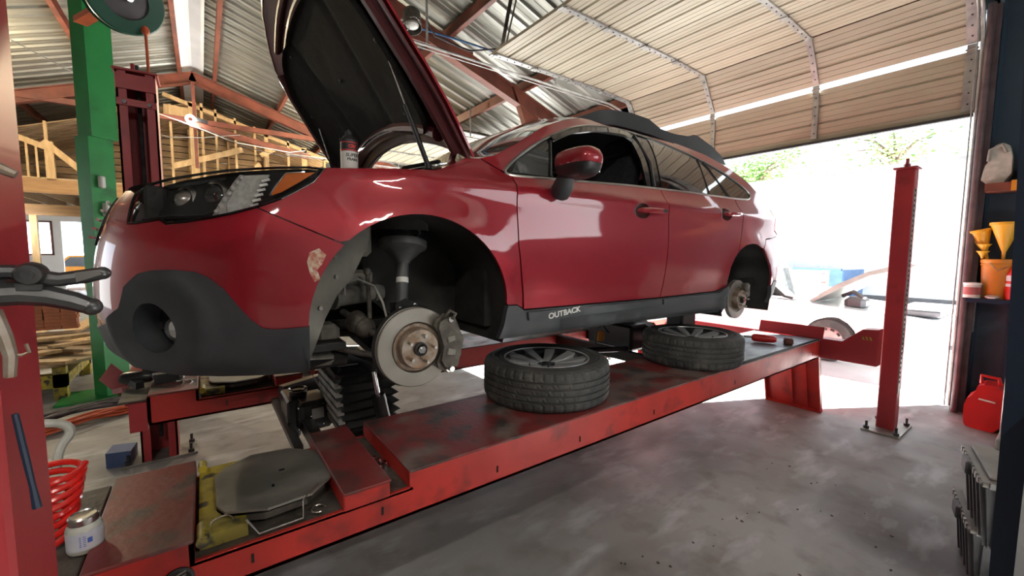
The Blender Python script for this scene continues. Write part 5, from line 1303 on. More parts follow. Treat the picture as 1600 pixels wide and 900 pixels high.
wheel((2.93, 1.70, -.7995), R(70), 'wheel lying flat on the near runway below the rear door')
# ------------------------------------------------------------------ things in the workshop
# green lift column
gc = thing('lift_column', 'bright green two-post lift column left of the car', 'column', (-.86, 6.05, -1.55))
b = MB(); def_ = [(-.872, 5.98), (-.700, 6.10), (-.81, 6.28), (-.985, 6.10)]
def colm(b, cx, cy, k, z0, z1): b.prism([(cx+(x+.87)*k, cy+(y-5.98)*k) for x, y in def_], lambda x, y, d: Vector((x, y, z0+d)), z1-z0)
colm(b, -.835, 5.98, 1.06, 1.15, 3.6); b.build('upper_column', 'green', gc)
b = MB(); colm(b, -.87, 6.0, 1.0, -1.55, 1.15); b.build('lower_column', 'green', gc)
b = MB()
for p, q in (((-.845, 6.00, 1.20), (-.85, 6.02, 1.20)), ((-.745, 6.10, 1.22), (-.76, 6.12, 1.22))): b.cyl(p, (p[0]+.01, p[1]-.012, p[2]), .012, 6)
each(b, 'column_bolt', 'tool', gc)
b = MB(); b.box((-.795, 6.02, .70), (.05, .05, .12), (0, 0, R(50)), bev=.01); b.box((-.775, 6.03, .42), (.05, .06, .14), (0, 0, R(50)), bev=.01); each(b, 'control_box', 'whitep', gc)
b = MB(); b.span((-1.25, 5.9, -1.55), (-.6, 6.4, -1.53)); b.build('base_plate', 'green', gc)
# hose reel
hr = thing('hose_reel', 'dark green round hose reel at the top of the green column', 'reel', (-.42, 5.05, 2.0))
c = Vector((-.44, 5.0, 2.14)); ax_ = Vector((.45, -1, -.25)).normalized()
Q = .80
b = MB(); b.lathe([(.16, .0), (.265, .0), (.275, .015), (.275, .04), (.265, .05), (.16, .04)], c, ax_, 40); b.lathe([(.16, -.08), (.265, -.08), (.27, -.065), (.16, -.06)], c, ax_, 40); b.build('flange', 'greend', hr)
b = MB(); b.lathe([(0, .035), (.12, .035), (.16, .02), (.16, -.08)], c, ax_, 32); b.build('drum', 'greyp', hr)
b = MB(); b.cyl(c+ax_*.04, c+ax_*.12, .03); b.tube([c+ax_*.12, c+ax_*.10+Vector((-.1, 0, .05)), c+ax_*.05+Vector((-.18, 0, .1))], .012, 8); b.build('swivel_fitting', 'chrome', hr)
b = MB(); b.lathe([(.165, -.06), (.23, -.06), (.23, .0), (.165, 0)], c, ax_, 32); b.bar(c-ax_*.1, c-ax_*.1+Vector((-.35, .7, .0)), .1, .05); b.build('wound_hose', 'cord', hr)
b = MB(); p = Vector((-.31, 4.98, 1.93)); b.tube([p, p+Vector((.003, 0, -.3)), p+Vector((.0, 0, -1.35))], .011, 8); b.ell(p+Vector((0, 0, -.02)), (.03, .03, .04)); b.build('hanging_hose', 'cord', hr)

# ceiling clutter
fx = thing('floodlight', 'small metal can floodlight hung by the roof beam with white wire', 'lamp', (2.35, 5.5, 2.98))
c = Vector((2.36, 5.45, 3.02)); ax_ = Vector((-.1, -.35, -1)).normalized()
b = MB(); b.lathe([(0, -.16), (.10, -.16), (.115, -.14), (.125, .10), (.118, .10), (.11, -.05), (0, -.06)], c, ax_, 24); b.bar(c-ax_*.15, c-ax_*.15+Vector((.05, .7, .15)), .04, .01); b.build('can', 'cast', fx)
b = MB(); b.ell(c+ax_*.05, (.09, .09, .05)); b.build('bulb', 'whitep', fx)
b = MB(); b.tube([c+ax_*.1+Vector((-.12+.08*math.cos(a), 0, .06*math.sin(a))) for a in [k*.5 for k in range(14)]]+[c+Vector((-.4, .1, .05))], .007, 6); b.build('white_wire', 'whitep', fx)
b = MB(); b.tube([(1.75, 5.9, 3.20), (2.4, 5.55, 3.02), (3.0, 5.2, 2.86), (3.45, 4.95, 2.73)], .014, 8); o = b.build('conduit', 'bluetr'); tag(o, 'thin blue and white conduit sloping under the roof beam', 'pipe')
b = MB(); b.tube([(2.45, 5.2, 2.98), (2.52, 5.1, 2.75), (2.9, 4.9, 2.60), (3.3, 4.5, 2.60), (3.5, 4.0, 2.75), (3.55, 3.2, 2.95), (3.5, 2.5, 3.15)], .012, 8); o = b.build('power_cable', 'cordd'); tag(o, 'black cable sagging from the floodlight to the garage door', 'cable')
b = MB(); b.bar((3.35, 4.85, 2.60), (3.0, 3.9, 3.5), .045, .012); b.bar((3.38, 4.82, 2.60), (3.08, 3.86, 3.5), .012, .03); o = b.build('hanger_strap', 'cast'); tag(o, 'dark metal strap slanting down from the roof', 'strap')
b = MB(); b.tube([(-1.0, 12.9, 3.25), (-.2, 12.8, 3.02), (.8, 12.8, 2.72), (2.0, 12.8, 2.65), (2.4, 12.8, 2.75)], .012, 6); o = b.build('cable', 'whitep'); tag(o, 'pale wire drooping in front of the mezzanine framing, the upper one', 'cable')
b = MB(); b.tube([(-1.2, 12.7, 2.8), (-.5, 12.7, 2.62), (.1, 12.7, 2.70), (.9, 12.7, 2.9)], .010, 6); o = b.build('cable', 'lidp'); tag(o, 'thin grey wire looping low before the mezzanine framing', 'cable')
b = MB(); b.tube([(.1, 12.7, 2.95), (1.0, 12.7, 2.62), (1.9, 12.7, 2.5), (2.5, 12.7, 2.7)], .010, 6); o = b.build('cable', 'cordd'); tag(o, 'dark wire sagging across the right mezzanine studs', 'cable')
b = MB(); b.bar((-.1, 12.95, 3.05), (2.5, 12.95, 2.62), .10, .14); o = b.build('steel_rail', 'beam'); tag(o, 'brown steel rail crossing before the mezzanine studs', 'beam')
rl_ = thing('ring_lamp', 'small round white lamp before the mezzanine studs', 'lamp', (-.08, 12.75, 3.05))
b = MB(); b.lathe([(.05, 0), (.055, .02), (.085, .03), (.10, .01), (.085, -.02), (.055, -.02), (.05, 0)], (-.08, 12.7, 3.10), (.1, -1, -.1), 24); b.build('ring', 'glow', rl_)
b = MB(); b.box((.12, 12.8, 3.12), (.28, .08, .08), (0, R(8), 0)); b.build('lamp_arm', 'tool', rl_)
ft = thing('tube_light', 'white fluorescent tube light under the mezzanine', 'lamp', (-3.9, 17.0, .9))
b = MB(); b.box((-4.15, 16.6, .98), (.9, .16, .05), bev=.01); b.build('fixture', 'white', ft)
b = MB(); b.cyl((-4.55, 16.57, .93), (-3.75, 16.57, .93), .022, 12); b.cyl((-4.55, 16.64, .93), (-3.75, 16.64, .93), .022, 12); b.build('tube', 'glow', ft)
# work lights behind the viewer that show as dots on the bumper
for i_, (x, y, z) in enumerate(((-1.6, -1.4, 2.35), (1.2, -3.0, 2.35))):
    sl = thing('shop_light', ('bare tube light hung above the bench side, nearer the front post', 'bare tube light hung above the next bay')[i_], 'lamp', (x, y, z))
    b = MB(); b.box((x, y, z+.05), (1.2, .14, .05), bev=.01); b.cyl((x-.5, y, z+.07), (x-.5, y, z+1.0), .006, 6); b.cyl((x+.5, y, z+.07), (x+.5, y, z+1.0), .006, 6); b.build('fixture', 'white', sl)
    b = MB(); b.cyl((x-.30, y-.03, z+.01), (x+.30, y-.03, z+.01), .010, 10); b.cyl((x-.30, y+.03, z+.01), (x+.30, y+.03, z+.01), .010, 10); b.build('tube', 'glow', sl)
    l = lamp('shop_light_lamp', 'AREA', (x, y, z-.02), 5, (1, .93, .82), 1.1, .12, (0, 0, -1)); l.parent = None
for x, y, z, e in ((3.3, 11.2, 3.0, 42), (-3.1, 10.8, 3.0, 36), (3.7, 14.8, 2.2, 12)):  # bulbs added out of sight to brighten the mezzanine studs
    bl = thing('added_bulb', 'unseen bare bulb added to light the mezzanine framing', 'lamp', (x, y, z), group='added bulbs lighting the mezzanine')
    b = MB(); b.ell((x, y, z), (.035, .035, .045)); b.build('bulb', 'glow', bl); b = MB(); b.cyl((x, y, z+.04), (x, y, z+.5), .006, 6); b.cyl((x, y, z+.03), (x, y, z+.08), .02, 8); b.build('bulb_holder', 'blackp', bl)
    lamp('added_bulb_lamp', 'POINT', (x, y-.12, z-.06), e, (1, .80, .52), .05)

# can of brake cleaner on the fender
cn = thing('spray_can', 'black and white can of brake cleaner on the open fender edge', 'can', (.485, 1.735, .325))
cx, cy, z0 = .485, 1.745, .325
b = MB(); b.lathe([(.0, 0), (.031, 0), (.033, .004), (.033, .008)], (cx, cy, z0), (0, 0, 1), 28); b.lathe([(.0325, .008), (.0325, .066)], (cx, cy, z0), (0, 0, 1), 28); cb = b.build('can_body', 'whitep', cn)
b = MB(); b.lathe([(.0325, .066), (.0325, .105), (.033, .109), (.031, .113), (.021, .126), (.012, .133)], (cx, cy, z0), (0, 0, 1), 28); b.build('can_shoulder', 'blackp', cn)
b = MB(); b.lathe([(.0329, .068), (.0329, .072)], (cx, cy, z0), (0, 0, 1), 28); b.lathe([(.0329, .098), (.0329, .101)], (cx, cy, z0), (0, 0, 1), 28); b.build('red_band', 'red_t', cn)
b = MB(); b.lathe([(.012, .131), (.013, .133), (.013, .143), (.009, .148), (.0, .148)], (cx, cy, z0), (0, 0, 1), 14); b.cyl((cx, cy, z0+.145), (cx, cy, z0+.153), .005, 8); b.tube([(cx-.033, cy, z0+.10), (cx-.034, cy, z0+.118)], .002, 6); b.build('nozzle', 'blackp', cn)
va = math.atan2(-cy, -cx)
def cmap(r, zc, yaw):
    def f(x, y, z):
        a = yaw+x/r; return (cx+(r+z)*math.cos(a), cy+(r+z)*math.sin(a), z0+zc+y)
    return f
text_mesh('SUPER', .0185, .0003, 'black_t', 'lettering', cb, cmap(.0329, .050, va+.35), bold=.0004, shear=.25)
text_mesh('BRAKE', .0135, .0003, 'black_t', 'lettering', cb, cmap(.0329, .034, va+.38), bold=.0006)
text_mesh('CRC', .017, .0003, 'red_t', 'lettering', cb, cmap(.0329, .084, va+.45), bold=.0008)

# jar, coil hose, white hose, pliers and the rest round the front-left post
jr = thing('jar', 'glass jar with a metal lid and a blue-white label on the runway ledge', 'jar', (-.285, 1.545, -.80))
J = (-.29, 1.548, -.803)
b = MB(); b.lathe([(.0, 0), (.034, 0), (.037, .006), (.037, .062), (.034, .070), (.027, .078)], J, (0, 0, 1), 28); b.build('glass_body', 'hose', jr)
b = MB(); b.lathe([(.0374, .012), (.0374, .060)], J, (0, 0, 1), 28); b.build('label', 'label', jr, fix=False)
b = MB()
for k in range(7): b.add([(J[0]+.0378*math.cos(a), J[1]+.0378*math.sin(a), J[2]+z) for a, z in ((-1.28, .030+.0), (-1.02, .030), (-1.02, .044), (-1.28, .044))], [(0, 1, 2, 3)]) if k == 0 else b.add([(J[0]+.0378*math.cos(a), J[1]+.0378*math.sin(a), J[2]+z) for a, z in ((-1.7, .018+.005*k), (-1.35, .018+.005*k), (-1.35, .020+.005*k), (-1.7, .020+.005*k))], [(0, 1, 2, 3)])
b.build('label_print', 'bluel', jr, fix=False)
b = MB(); b.lathe([(.028, .074), (.031, .076), (.031, .092), (.028, .096), (.026, .093), (0, .093)], J, (0, 0, 1), 28); b.build('lid', 'steel', jr)
ch_ = thing('coiled_air_hose', 'bright red coiled air hose behind the red front post', 'hose', (-.43, 1.78, -.80))
b = MB(); q = []; nT = 8
for k in range(nT*22+1):
    a = 2*PI*k/22; f = k/(nT*22); q.append((-.40+.012*f+.066*math.cos(a), 1.64+.15*f+.066*math.sin(a), -.805+.15*f+.012*math.sin(a)))
b.tube(q, .0092, 8); b.build('coil', 'redhose', ch_)
b = MB(); b.tube(rnd([(-.40, 1.72, -.65), (-.45, 1.72, -.64), (-.49, 1.78, -.70)], 2, False), .009, 8); b.build('hose_tail', 'redhose', ch_)
b = MB(); b.tube(rnd([(-.41, 1.88, -.74), (-.405, 1.93, -.64), (-.375, 1.95, -.605), (-.385, 1.95, -.572), (-.43, 1.95, -.556), (-.55, 1.95, -.545), (-.72, 1.90, -.60)], 2, False), .0135, 10); o = b.build('grey_hose', 'hose'); tag(o, 'thick pale grey hose bending over the red coiled hose', 'hose')
PY = .80
def PW(u, v, dy=0):     # a point on the vertical plane of the post's near face
    return Vector((-.2055+u*.000581, PY+dy, -.0493-(v-450)*.000844))
pl = thing('pliers', 'large grey slip-joint pliers hanging against the red front post', 'pliers', PW(60, 445))
def flat(b, pts, d0, d1):
    b.prism(pts, lambda u, v, d: PW(u, v, d0+d), d1-d0)
b = MB(); b.tube([PW(-60, 424), PW(-20, 424), PW(20, 424), PW(50, 432), PW(90, 437), PW(130, 433), PW(160, 428)], [.0095, .010, .0095, .011, .0095, .010, .009], 10); b.ell(PW(160, 428), (.010, .010, .009)); b.build('handle', 'tool', pl)['label'] = 'upper handle'
b = MB(); b.tube([PW(-60, 456), PW(-10, 458), PW(30, 457), PW(70, 462), PW(110, 472), PW(138, 482)], [.0145, .0145, .015, .014, .013, .011], 10); b.ell(PW(138, 482), (.012, .012, .012)); b.build('handle', 'tool', pl)['label'] = 'lower handle'
b = MB(); b.lathe([(0, .018), (.012, .016), (.015, .010), (.016, -.004)], PW(48, 428), (0, -1, 0), 20); b.cyl(PW(48, 428, -.016), PW(48, 428, -.021), .006, 12); b.build('pivot', 'tool', pl)
b = MB(); flat(b, [(26, 441), (68, 443), (66, 452), (28, 452)], -.014, .006); b.build('jaw', 'tool', pl)
b = MB(); flat(b, [(118, 426), (158, 422), (162, 430), (120, 441)], -.013, -.011); b.build('worn_face', 'steel', pl)
b = MB(); b.cyl(PW(0, 440), PW(0, 440, .10), .006, 8); b.build('hook_pin', 'tool', pl)
b = MB(); b.tube([PW(4, 640), PW(12, 700), PW(20, 760), PW(24, 795)], [.0035, .004, .0035, .005], 8); o = b.build('pen_magnet', 'bluepost'); tag(o, 'thin dark blue rod hanging on the red front post', 'rod')
b = MB(); b.tube([PW(-8, 480, -.01), PW(4, 520, -.01), PW(10, 548, -.01), PW(6, 580, -.01)], [.008, .008, .007, .006], 8); b.tube([PW(10, 545, -.01), PW(25, 549, -.01), PW(38, 545, -.01), PW(34, 532, -.01)], .0022, 6); o = b.build('rusty_hook', 'rust'); tag(o, 'rusty iron hook hanging on the red front post under the pliers', 'hook')
b = MB(); b.tube([PW(-20, 262, -.02), PW(20, 274, -.02), PW(46, 283, -.02)], [.008, .007, .005], 8); o = b.build('air_coupler', 'rust'); tag(o, 'rusty hose end poking out past the red front post', 'fitting')

# tools and bits on the runways
dr = thing('air_tool', 'red pistol-shaped tool lying at the rear end of the near runway', 'tool', (3.98, 1.60, -.785))
b = MB(); b.lathe([(.0, -.10), (.022, -.10), (.034, -.085), (.036, .0), (.030, .07), (.018, .09), (.0, .09)], (3.98, 1.62, -.745), (.35, -1, 0), 18); b.build('tool_body', 'redp', dr)
b = MB(); b.box((4.08, 1.47, -.755), (.09, .07, .06), (0, 0, R(25)), bev=.012); b.build('battery', 'beam', dr)
b = MB(); b.cyl((3.96, 1.72, -.745), (3.94, 1.78, -.745), .010, 10); b.build('chuck', 'steel', dr)
t2 = thing('impact_wrench', 'black impact wrench lying at the front of the far runway', 'tool', (-.33, 3.28, -.80))
b = MB(); b.lathe([(0, 0), (.03, 0), (.038, .02), (.040, .09), (.034, .15), (.020, .17), (0, .17)], (-.42, 3.36, -.765), (1, -.5, .08), 18); b.build('tool_body', 'jack', t2)
b = MB(); b.bar((-.26, 3.25, -.765), (-.14, 3.22, -.755), .05, .055); b.bar((-.38, 3.34, -.775), (-.33, 3.24, -.79), .04, .04); b.build('grip', 'rubberd', t2)
b = MB(); b.cyl((-.15, 3.22, -.755), (-.125, 3.215, -.753), .022, 12); b.build('anvil', 'galv', t2)
b = MB()
for k, x in enumerate((-.135, -.095)): b.tube([(x, 3.19, -.785), (x+.012, 3.16, -.79), (x-.004, 3.12, -.80), (x, 3.08, -.83)], .006, 6)
b.tube([(-.16, 3.2, -.785), (-.07, 3.18, -.785)], .006, 6); o = b.build('locking_pin', 'steel'); tag(o, 'bright bent locking pins on the front edge of the far runway', 'pin')
for k, (x, y, z) in enumerate(((.530, 1.665, -.848), (.548, 1.638, -.848), (.535, 1.612, -.836), (.555, 1.598, -.848), (.528, 1.585, -.848))):
    b = MB(); b.cyl((x, y, z-.012), (x, y, z+.006), .011, 6, smooth=False); b.lathe([(.010, .006), (.008, .014), (0, .016)], (x, y, z), (0, 0, 1), 10); o = b.build('lug_nut', 'chrome'); tag(o, 'chrome wheel nut in the small heap in the runway gap', 'nut', 'wheel nuts in the runway gap')
b = MB(); b.tube(rnd([(-.01, 1.47, -.84), (-.025, 1.50, -.815), (.03, 1.52, -.81), (.05, 1.48, -.83), (.055, 1.44, -.845)], 2, False), .0028, 6); o = b.build('spring_clip', 'steel'); tag(o, 'curled wire clip at the left corner of the near turning plate', 'clip')
b = MB(); b.tube([(.07, 1.43, -.80), (.10, 1.41, -.845), (.22, 1.41, -.842), (.225, 1.43, -.80), (.245, 1.46, -.79), (.28, 1.49, -.785)], .0034, 6); o = b.build('lock_rod', 'steel'); tag(o, 'bent bright rod hooked on the front edge of the near turning plate', 'rod')
b = MB(); b.tube([(.27+.022*math.cos(a), 1.435+.022*math.sin(a), -.842) for a in [k*.35 for k in range(15)]], .0028, 6); o = b.build('wire_ring', 'steel'); tag(o, 'small wire ring beside the red filler plate on the near runway', 'ring')

# floor clutter on the left
b = MB(); b.prism([(-.62, 4.02), (-.48, 3.98), (-.46, 4.14), (-.60, 4.18)], lambda x, y, d: Vector((x, y, -1.55+d)), .11); o = b.build('small_box', 'blued'); tag(o, 'small blue box on the floor beside the far post foot', 'box')
rn = random.Random(11)
b = MB()
for k in range(9):
    a0 = rn.uniform(-.06, .06); q = [(-1.35+.11*i+rn.uniform(-.01, .01), 5.25+.05*i+a0+.05*math.sin(i*.9+k), -1.52+.012*(k % 3)+.05*math.sin(PI*i/8)) for i in range(9)]; b.tube(q, .014, 6)
b.tube([(-1.45, 5.3, -1.50), (-1.0, 5.45, -1.46), (-.72, 5.6, -1.49)], .035, 8)
o = b.build('cable_bundle', 'cordd'); tag(o, 'dark bundle of cables on the floor by the green column', 'cable')
b = MB()
for k in range(10):
    a0 = rn.uniform(-.07, .07); q = [(-1.28+.085*i+rn.uniform(-.012, .012), 4.95+.055*i+a0+.04*math.sin(i*1.3+k*2), -1.535+.014*(k % 4)+.03*math.sin(PI*i/8)) for i in range(9)]; b.tube(q, .011, 6)
o = b.build('extension_cord', 'cord'); tag(o, 'heap of orange extension cord on the floor before the dark cables', 'cord')
# trailer-like steel table carrying lumber
tb = thing('work_table', 'low yellow-framed trolley with a round-cornered sheet top', 'trolley', (-1.55, 6.7, -1.55))
b = MB(); b.prism(rnd([(-2.9, 6.0), (-1.05, 6.05), (-1.0, 6.9), (-1.2, 7.7), (-2.9, 7.7)], 2), lambda x, y, d: Vector((x, y, -1.19+d)), .03); b.build('sheet_top', 'plywood', tb)
b = MB(); b.span((-2.8, 6.2, -1.42), (-1.2, 6.3, -1.28)); b.span((-2.8, 7.3, -1.42), (-1.2, 7.4, -1.28)); b.span((-1.3, 6.2, -1.55), (-1.2, 6.3, -1.2)); b.span((-2.6, 6.2, -1.55), (-2.5, 6.3, -1.2)); b.span((-1.3, 6.3, -1.40), (-1.2, 7.4, -1.30)); b.span((-1.3, 7.3, -1.55), (-1.2, 7.4, -1.2)); b.build('frame', 'yellow', tb)
lab = ['pine board lying on the sheet-topped trolley, long one', 'short pine offcut on the trolley pile']
for k in range(16):
    x, y = rn.uniform(-2.1, -1.25), rn.uniform(6.25, 7.5); L = rn.uniform(.3, 1.0); b = MB(); b.box((0, 0, 0), (L, rn.uniform(.09, .18), .035), bev=.003); o = b.build('lumber_offcut', 'timber' if k % 3 else 'timberb')
    o.location = (x, y, -1.158+.037*(k//4)); o.rotation_euler = (0, 0, rn.uniform(-.9, .9)); tag(o, 'loose pine offcut in the pile on the trolley', 'lumber', 'pine offcuts piled on the trolley')
for k in range(12):
    x, y = rn.uniform(-3.4, -1.4), rn.uniform(8.2, 12.5); L = rn.uniform(1., 2.4); b = MB(); b.box((0, 0, 0), (L, rn.uniform(.1, .25), .04), bev=.003); o = b.build('floor_board', 'timber' if k % 2 else 'timberb')
    o.location = (x, y, -1.55+.03*(k % 3)); o.rotation_euler = (0, 0, rn.uniform(.9, 2.2)); tag(o, 'pine board scattered on the floor behind the trolley', 'lumber', 'boards scattered on the back floor')
b = MB(); b.bar((-1.30, 8.2, -.35), (-.90, 6.6, -1.25), .10, .05); o = b.build('leaning_board', 'timber'); tag(o, 'pine board leaning beside the green column', 'lumber')
bp = thing('brick_stack', 'stack of red bricks behind the red front post', 'bricks', (-2.35, 10.6, -1.55))
b0 = MB(); b0.box((0, 0, 0), (.20, .095, .058), bev=.003); first = b0.build('brick', 'brick', bp, local=True); first.location = (-.5, 0, .03); cnt = 0
for r_ in range(8):
    for c_ in range(5-(1 if r_ > 5 else 0)):
        for d_ in range(2):
            o = first if cnt == 0 else first.copy()
            if cnt: col.objects.link(o)
            o.location = (-.42+c_*.205+rn.uniform(-.01, .01), d_*.1, .20+r_*.06); o.rotation_euler.z = rn.uniform(-.05, .05); cnt += 1
b = MB(); b.span((-2.9, 10.5, -1.55), (-1.85, 10.8, -1.44)); b.build('pallet', 'timberb', bp)

# right-hand wall shelf
sh = thing('wall_shelf', 'dark steel shelf on the blue wall beside the doorway', 'shelf', (5.95, .47, -.42))
b = MB(); b.span((5.80, -.6, -.415), (6.08, .63, -.400)); b.span((5.80, -.6, -.44), (5.81, .63, -.40)); b.build('board', 'bluepost', sh)
b = MB(); b.bar((6.07, .60, -.42), (6.07, .60, -.75), .03, .03, (0, 1, 0)); b.build('bracket', 'galv', sh)
s2 = thing('wall_shelf', 'upper red-brown shelf rail with a white jug on the blue wall', 'shelf', (5.95, .47, .60))
b = MB(); b.span((5.82, -.6, .58), (6.08, .58, .655)); b.build('board', 'beam', s2)
b = MB(); b.span((5.80, -.6, .575), (5.82, .42, .665)); b.build('wood_end', 'orangep', s2)
bk = thing('bucket', 'orange plastic bucket on the lower wall shelf', 'bucket', (5.94, .46, -.40)); K = (5.95, .45, -.40)
b = MB(); b.lathe([(0, 0), (.098, 0), (.10, .01), (.118, .33), (.121, .33), (.124, .335), (.124, .36), (.119, .365), (.112, .36), (.110, .30)], K, (0, 0, 1), 32); b.lathe([(.118, .305), (.122, .308), (.122, .32), (.118, .322)], K, (0, 0, 1), 32); b.build('bucket_shell', 'orangep', bk)
b = MB(); b.tube([(K[0]-.12, K[1]+.05, K[2]+.33), (K[0]-.15, K[1], K[2]+.26), (K[0]-.12, K[1]-.06, K[2]+.30)], .004, 6); b.build('bail', 'steel', bk)
def funnel(x, y, z, r, h, label, tilt=(0, 0, 1)):
    b = MB(); b.lathe([(.010, 0), (.014, h*.25), (r*.9, h*.92), (r, h*.93), (r, h), (r-.006, h), (.01, h*.3)], (x, y, z), tilt, 24); o = b.build('funnel', 'yellowp'); tag(o, label, 'funnel')
funnel(5.90, .43, -.06, .105, .36, 'large yellow funnel standing in the orange bucket')
funnel(5.98, .53, -.05, .085, .30, 'yellow funnel leaning left behind the large one', (-.05, .25, 1))
funnel(5.98, .34, -.05, .085, .36, 'yellow funnel at the right of the bucket', (0, -.12, 1))
funnel(5.92, .56, -.03, .045, .07, 'lower one of two small yellow funnels on the bucket rim'); funnel(5.92, .555, .035, .05, .07, 'upper one of two small yellow funnels on the bucket rim')
ct = thing('tin_can', 'small tin with a white lid and red label left on the shelf', 'can', (5.86, .58, -.40))
b = MB(); b.lathe([(0, 0), (.058, 0), (.058, .125), (0, .125)], (5.86, .600, -.40), (0, 0, 1), 24); b.build('tin', 'whitep', ct)
b = MB(); b.lathe([(.060, .122), (.062, .125), (.062, .14), (0, .145)], (5.86, .600, -.40), (0, 0, 1), 24); b.build('lid', 'white', ct)
b = MB(); b.lathe([(.0588, .03), (.0588, .10)], (5.86, .600, -.40), (0, 0, 1), 24); b.build('label', 'pinkred', ct, fix=False)
b = MB(); b.ell((5.85, .47, -.385), (.06, .05, .02)); o = b.build('rag', 'whitep'); tag(o, 'small white rag on the shelf by the bucket', 'rag')
bt = thing('bottle', 'red bottle with white band at the right end of the shelf', 'bottle', (5.86, .36, -.40))
b = MB(); b.lathe([(0, 0), (.055, 0), (.058, .02), (.058, .22), (.03, .30), (.022, .32), (.022, .36)], (5.86, .34, -.40), (0, 0, 1), 20); b.build('bottle_body', 'redp', bt)
b = MB(); b.lathe([(.024, .355), (.026, .36), (.026, .40), (0, .40)], (5.86, .34, -.40), (0, 0, 1), 16); b.lathe([(.059, .12), (.059, .145)], (5.86, .34, -.40), (0, 0, 1), 20); b.lathe([(.059, .17), (.059, .22)], (5.86, .34, -.40), (0, 0, 1), 20); b.build('white_band', 'label', bt, fix=False)
jg = thing('jug', 'translucent white jug on the upper shelf', 'jug', (5.93, .52, .655))
b = MB(); b.prism(rnd([(.62, .655), (.60, .82), (.575, .86), (.56, .99), (.50, 1.02), (.44, .97), (.43, .655)], 1), lambda y, z, d: Vector((5.88+d, y, z)), .14); b.build('jug_body', 'hose', jg)
b = MB(); b.tube([(5.86, .575, .86), (5.86, .57, .96), (5.86, .50, 1.0), (5.86, .47, .92)], .014, 8); b.build('jug_handle', 'lidp', jg)
b = MB(); b.box((5.93, .34, .74), (.12, .10, .17), bev=.02); b.cyl((5.93, .34, .82), (5.93, .34, .86), .03, 12); o = b.build('red_bottle', 'redp'); tag(o, 'red container on the upper shelf right of the jug', 'bottle')
# gas can
gs = thing('gas_can', 'red plastic fuel can on the floor below the shelf', 'fuel can', (5.6, .40, -1.55))
b = MB(); b.prism(rnd([(.52, -1.55), (.545, -1.50), (.545, -1.30), (.49, -1.24), (.47, -1.14), (.33, -1.14), (.31, -1.25), (.305, -1.55)], 1), lambda y, z, d: Vector((5.50+d, y, z)), .26); b.build('can_body', 'redp', gs)
b = MB(); b.tube([(5.62, .46, -1.15), (5.62, .465, -1.08), (5.62, .36, -1.09), (5.62, .35, -1.15)], .016, 10); b.build('can_handle', 'redp', gs)
b = MB(); b.bar((5.49, .46, -1.27), (5.49, .36, -1.28), .01, .012); b.build('white_stripe', 'whitep', gs)
# caged white tank
ib = thing('tank_cage', 'white tank in a galvanised tube cage behind the blue post', 'tank', (5.5, -.15, -1.55))
b = MB(); b.box((5.60, -.17, -.95), (.70, .80, 1.0), bev=.08); b.build('tank', 'hose', ib)
b = MB()
for z in (-1.42, -1.18, -.94, -.70, -.46): b.tube([(5.20, -.60, z), (5.20, .29, z), (5.90, .29, z)], .013, 8)
for y in (.29, .05, -.25): b.tube([(5.19, y, -1.5), (5.19, y, -.42)], .013, 8)
b.build('cage', 'galv', ib)
b = MB(); b.box((5.50, -.19, -1.505), (.92, 1.0, .09), bev=.01); b.build('pallet_base', 'lidp', ib)
# blue post near the lens side, and grey cabinet edge beyond it
b = MB(); b.prism([(.080, -1.55), (.086, -.83), (.092, -.35), (.112, .34), (.15, 1.6), (.18, 2.6), (-.30, 2.6), (-.30, -1.55)], lambda y, z, d: Vector((1.60+d, y, z)), .06); o = b.build('blue_post', 'bluepost'); tag(o, 'dark navy steel post at the right edge', 'post')
b = MB(); b.span((1.38, -.40, -1.55), (1.57, .040, -.36)); o = b.build('grey_cabinet', 'greywall'); tag(o, 'grey cabinet edge at the lower right corner', 'cabinet')
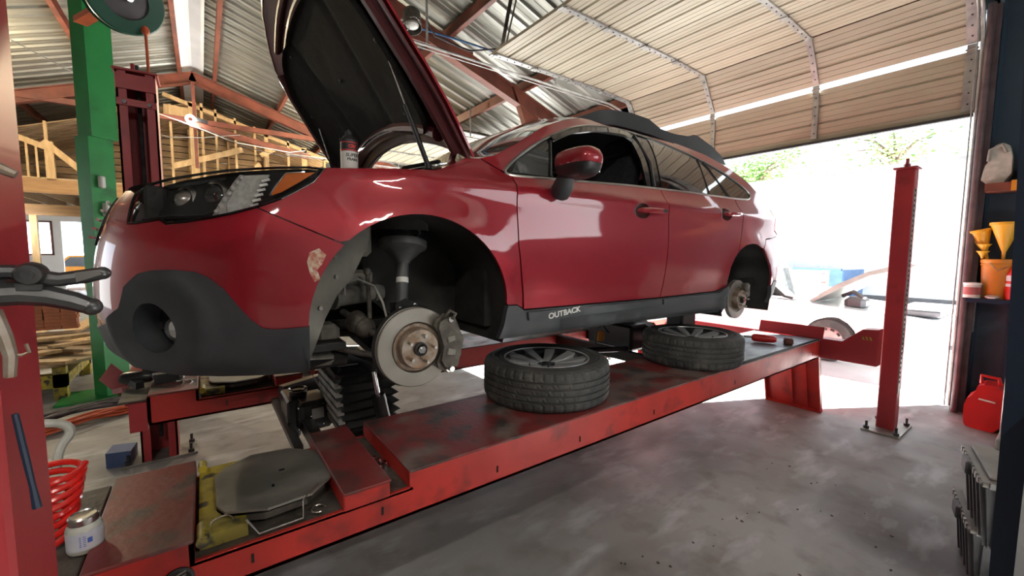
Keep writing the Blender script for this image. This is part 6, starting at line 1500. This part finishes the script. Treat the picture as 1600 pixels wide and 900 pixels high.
# storage totes
def tote(x, y, z, rot, label):
    t = thing('storage_tote', label, 'tote', (x, y, z)); t.rotation_euler = (0, 0, rot)
    b = MB(); b.add([(i*(.20+k), j*(.28+k), h) for h, k in ((0, -.025), (.285, 0)) for i, j in ((-1, -1), (1, -1), (1, 1), (-1, 1))], [(0, 1, 2, 3), (4, 5, 6, 7), (0, 1, 5, 4), (1, 2, 6, 5), (2, 3, 7, 6), (3, 0, 4, 7)]); b.build('bin', 'greyp', t, local=True)
    b = MB()
    for k in range(7):
        for s_ in (-1, 1): b.bar((s_*.185, -.24+k*.08, .01), (s_*.206, -.24+k*.08, .275), .014, .014, (0, 1, 0))
    for k in range(5):
        for s_ in (-1, 1): b.bar((-.16+k*.08, s_*.262, .01), (-.16+k*.08, s_*.286, .275), .014, .014, (1, 0, 0))
    b.build('bin_rib', 'greyp', t, local=True)
    b = MB(); b.box((0, 0, .295), (.465, .60, .022), bev=.006); b.box((0, 0, .312), (.39, .54, .014), bev=.005); b.build('tote_lid', 'lidp', t, local=True)
    b = MB()
    for k in range(9): b.box((-.232, -.26+k*.065, .295), (.008, .03, .024))
    for k in range(9): b.box((0+(-.18+k*.045), .300, .295), (.02, .008, .024))
    b.build('lid_notch', 'galv', t, local=True)
    b = MB(); b.box((0, -.31, .285), (.10, .02, .06), bev=.005); b.box((0, .31, .285), (.10, .02, .06), bev=.005); each(b, 'latch', 'greyp', t, local=True)
tote(3.06, -.015, -1.55, R(13.8), 'grey storage tote on the floor, the lower of two by the blue post')
tote(2.82, -.055, -1.229, R(13.8), 'grey storage tote with a paler lid, stacked on the lower one')
# grit on the floor
rn = random.Random(5)
b = MB()
for k in range(60):
    x, y = rn.uniform(.9, 3.4), rn.uniform(.4, 1.3); r_ = rn.uniform(.003, .010); b.ell((x, y, -1.55), (r_, r_*rn.uniform(.6, 1.3), r_*.6), 5, 4)
o = b.build('floor_grit', 'grime'); tag(o, 'grit and crumbs scattered on the concrete floor', 'debris', kind='stuff')

b = MB(); b.tube([(-2.4, 9.0, 3.10), (-2.06, 9.0, 2.93), (-1.47, 9.0, 2.64), (-1.2, 9.0, 2.56)], .008, 6); o = b.build('cable', 'whitep'); tag(o, 'pale taut wire slanting under the roof at the far left', 'cable')
# ------------------------------------------------------------------ raise everything so that the floor is at z = 0
for o in list(bpy.data.objects):
    if o.parent is None: o.location.z += LIFT
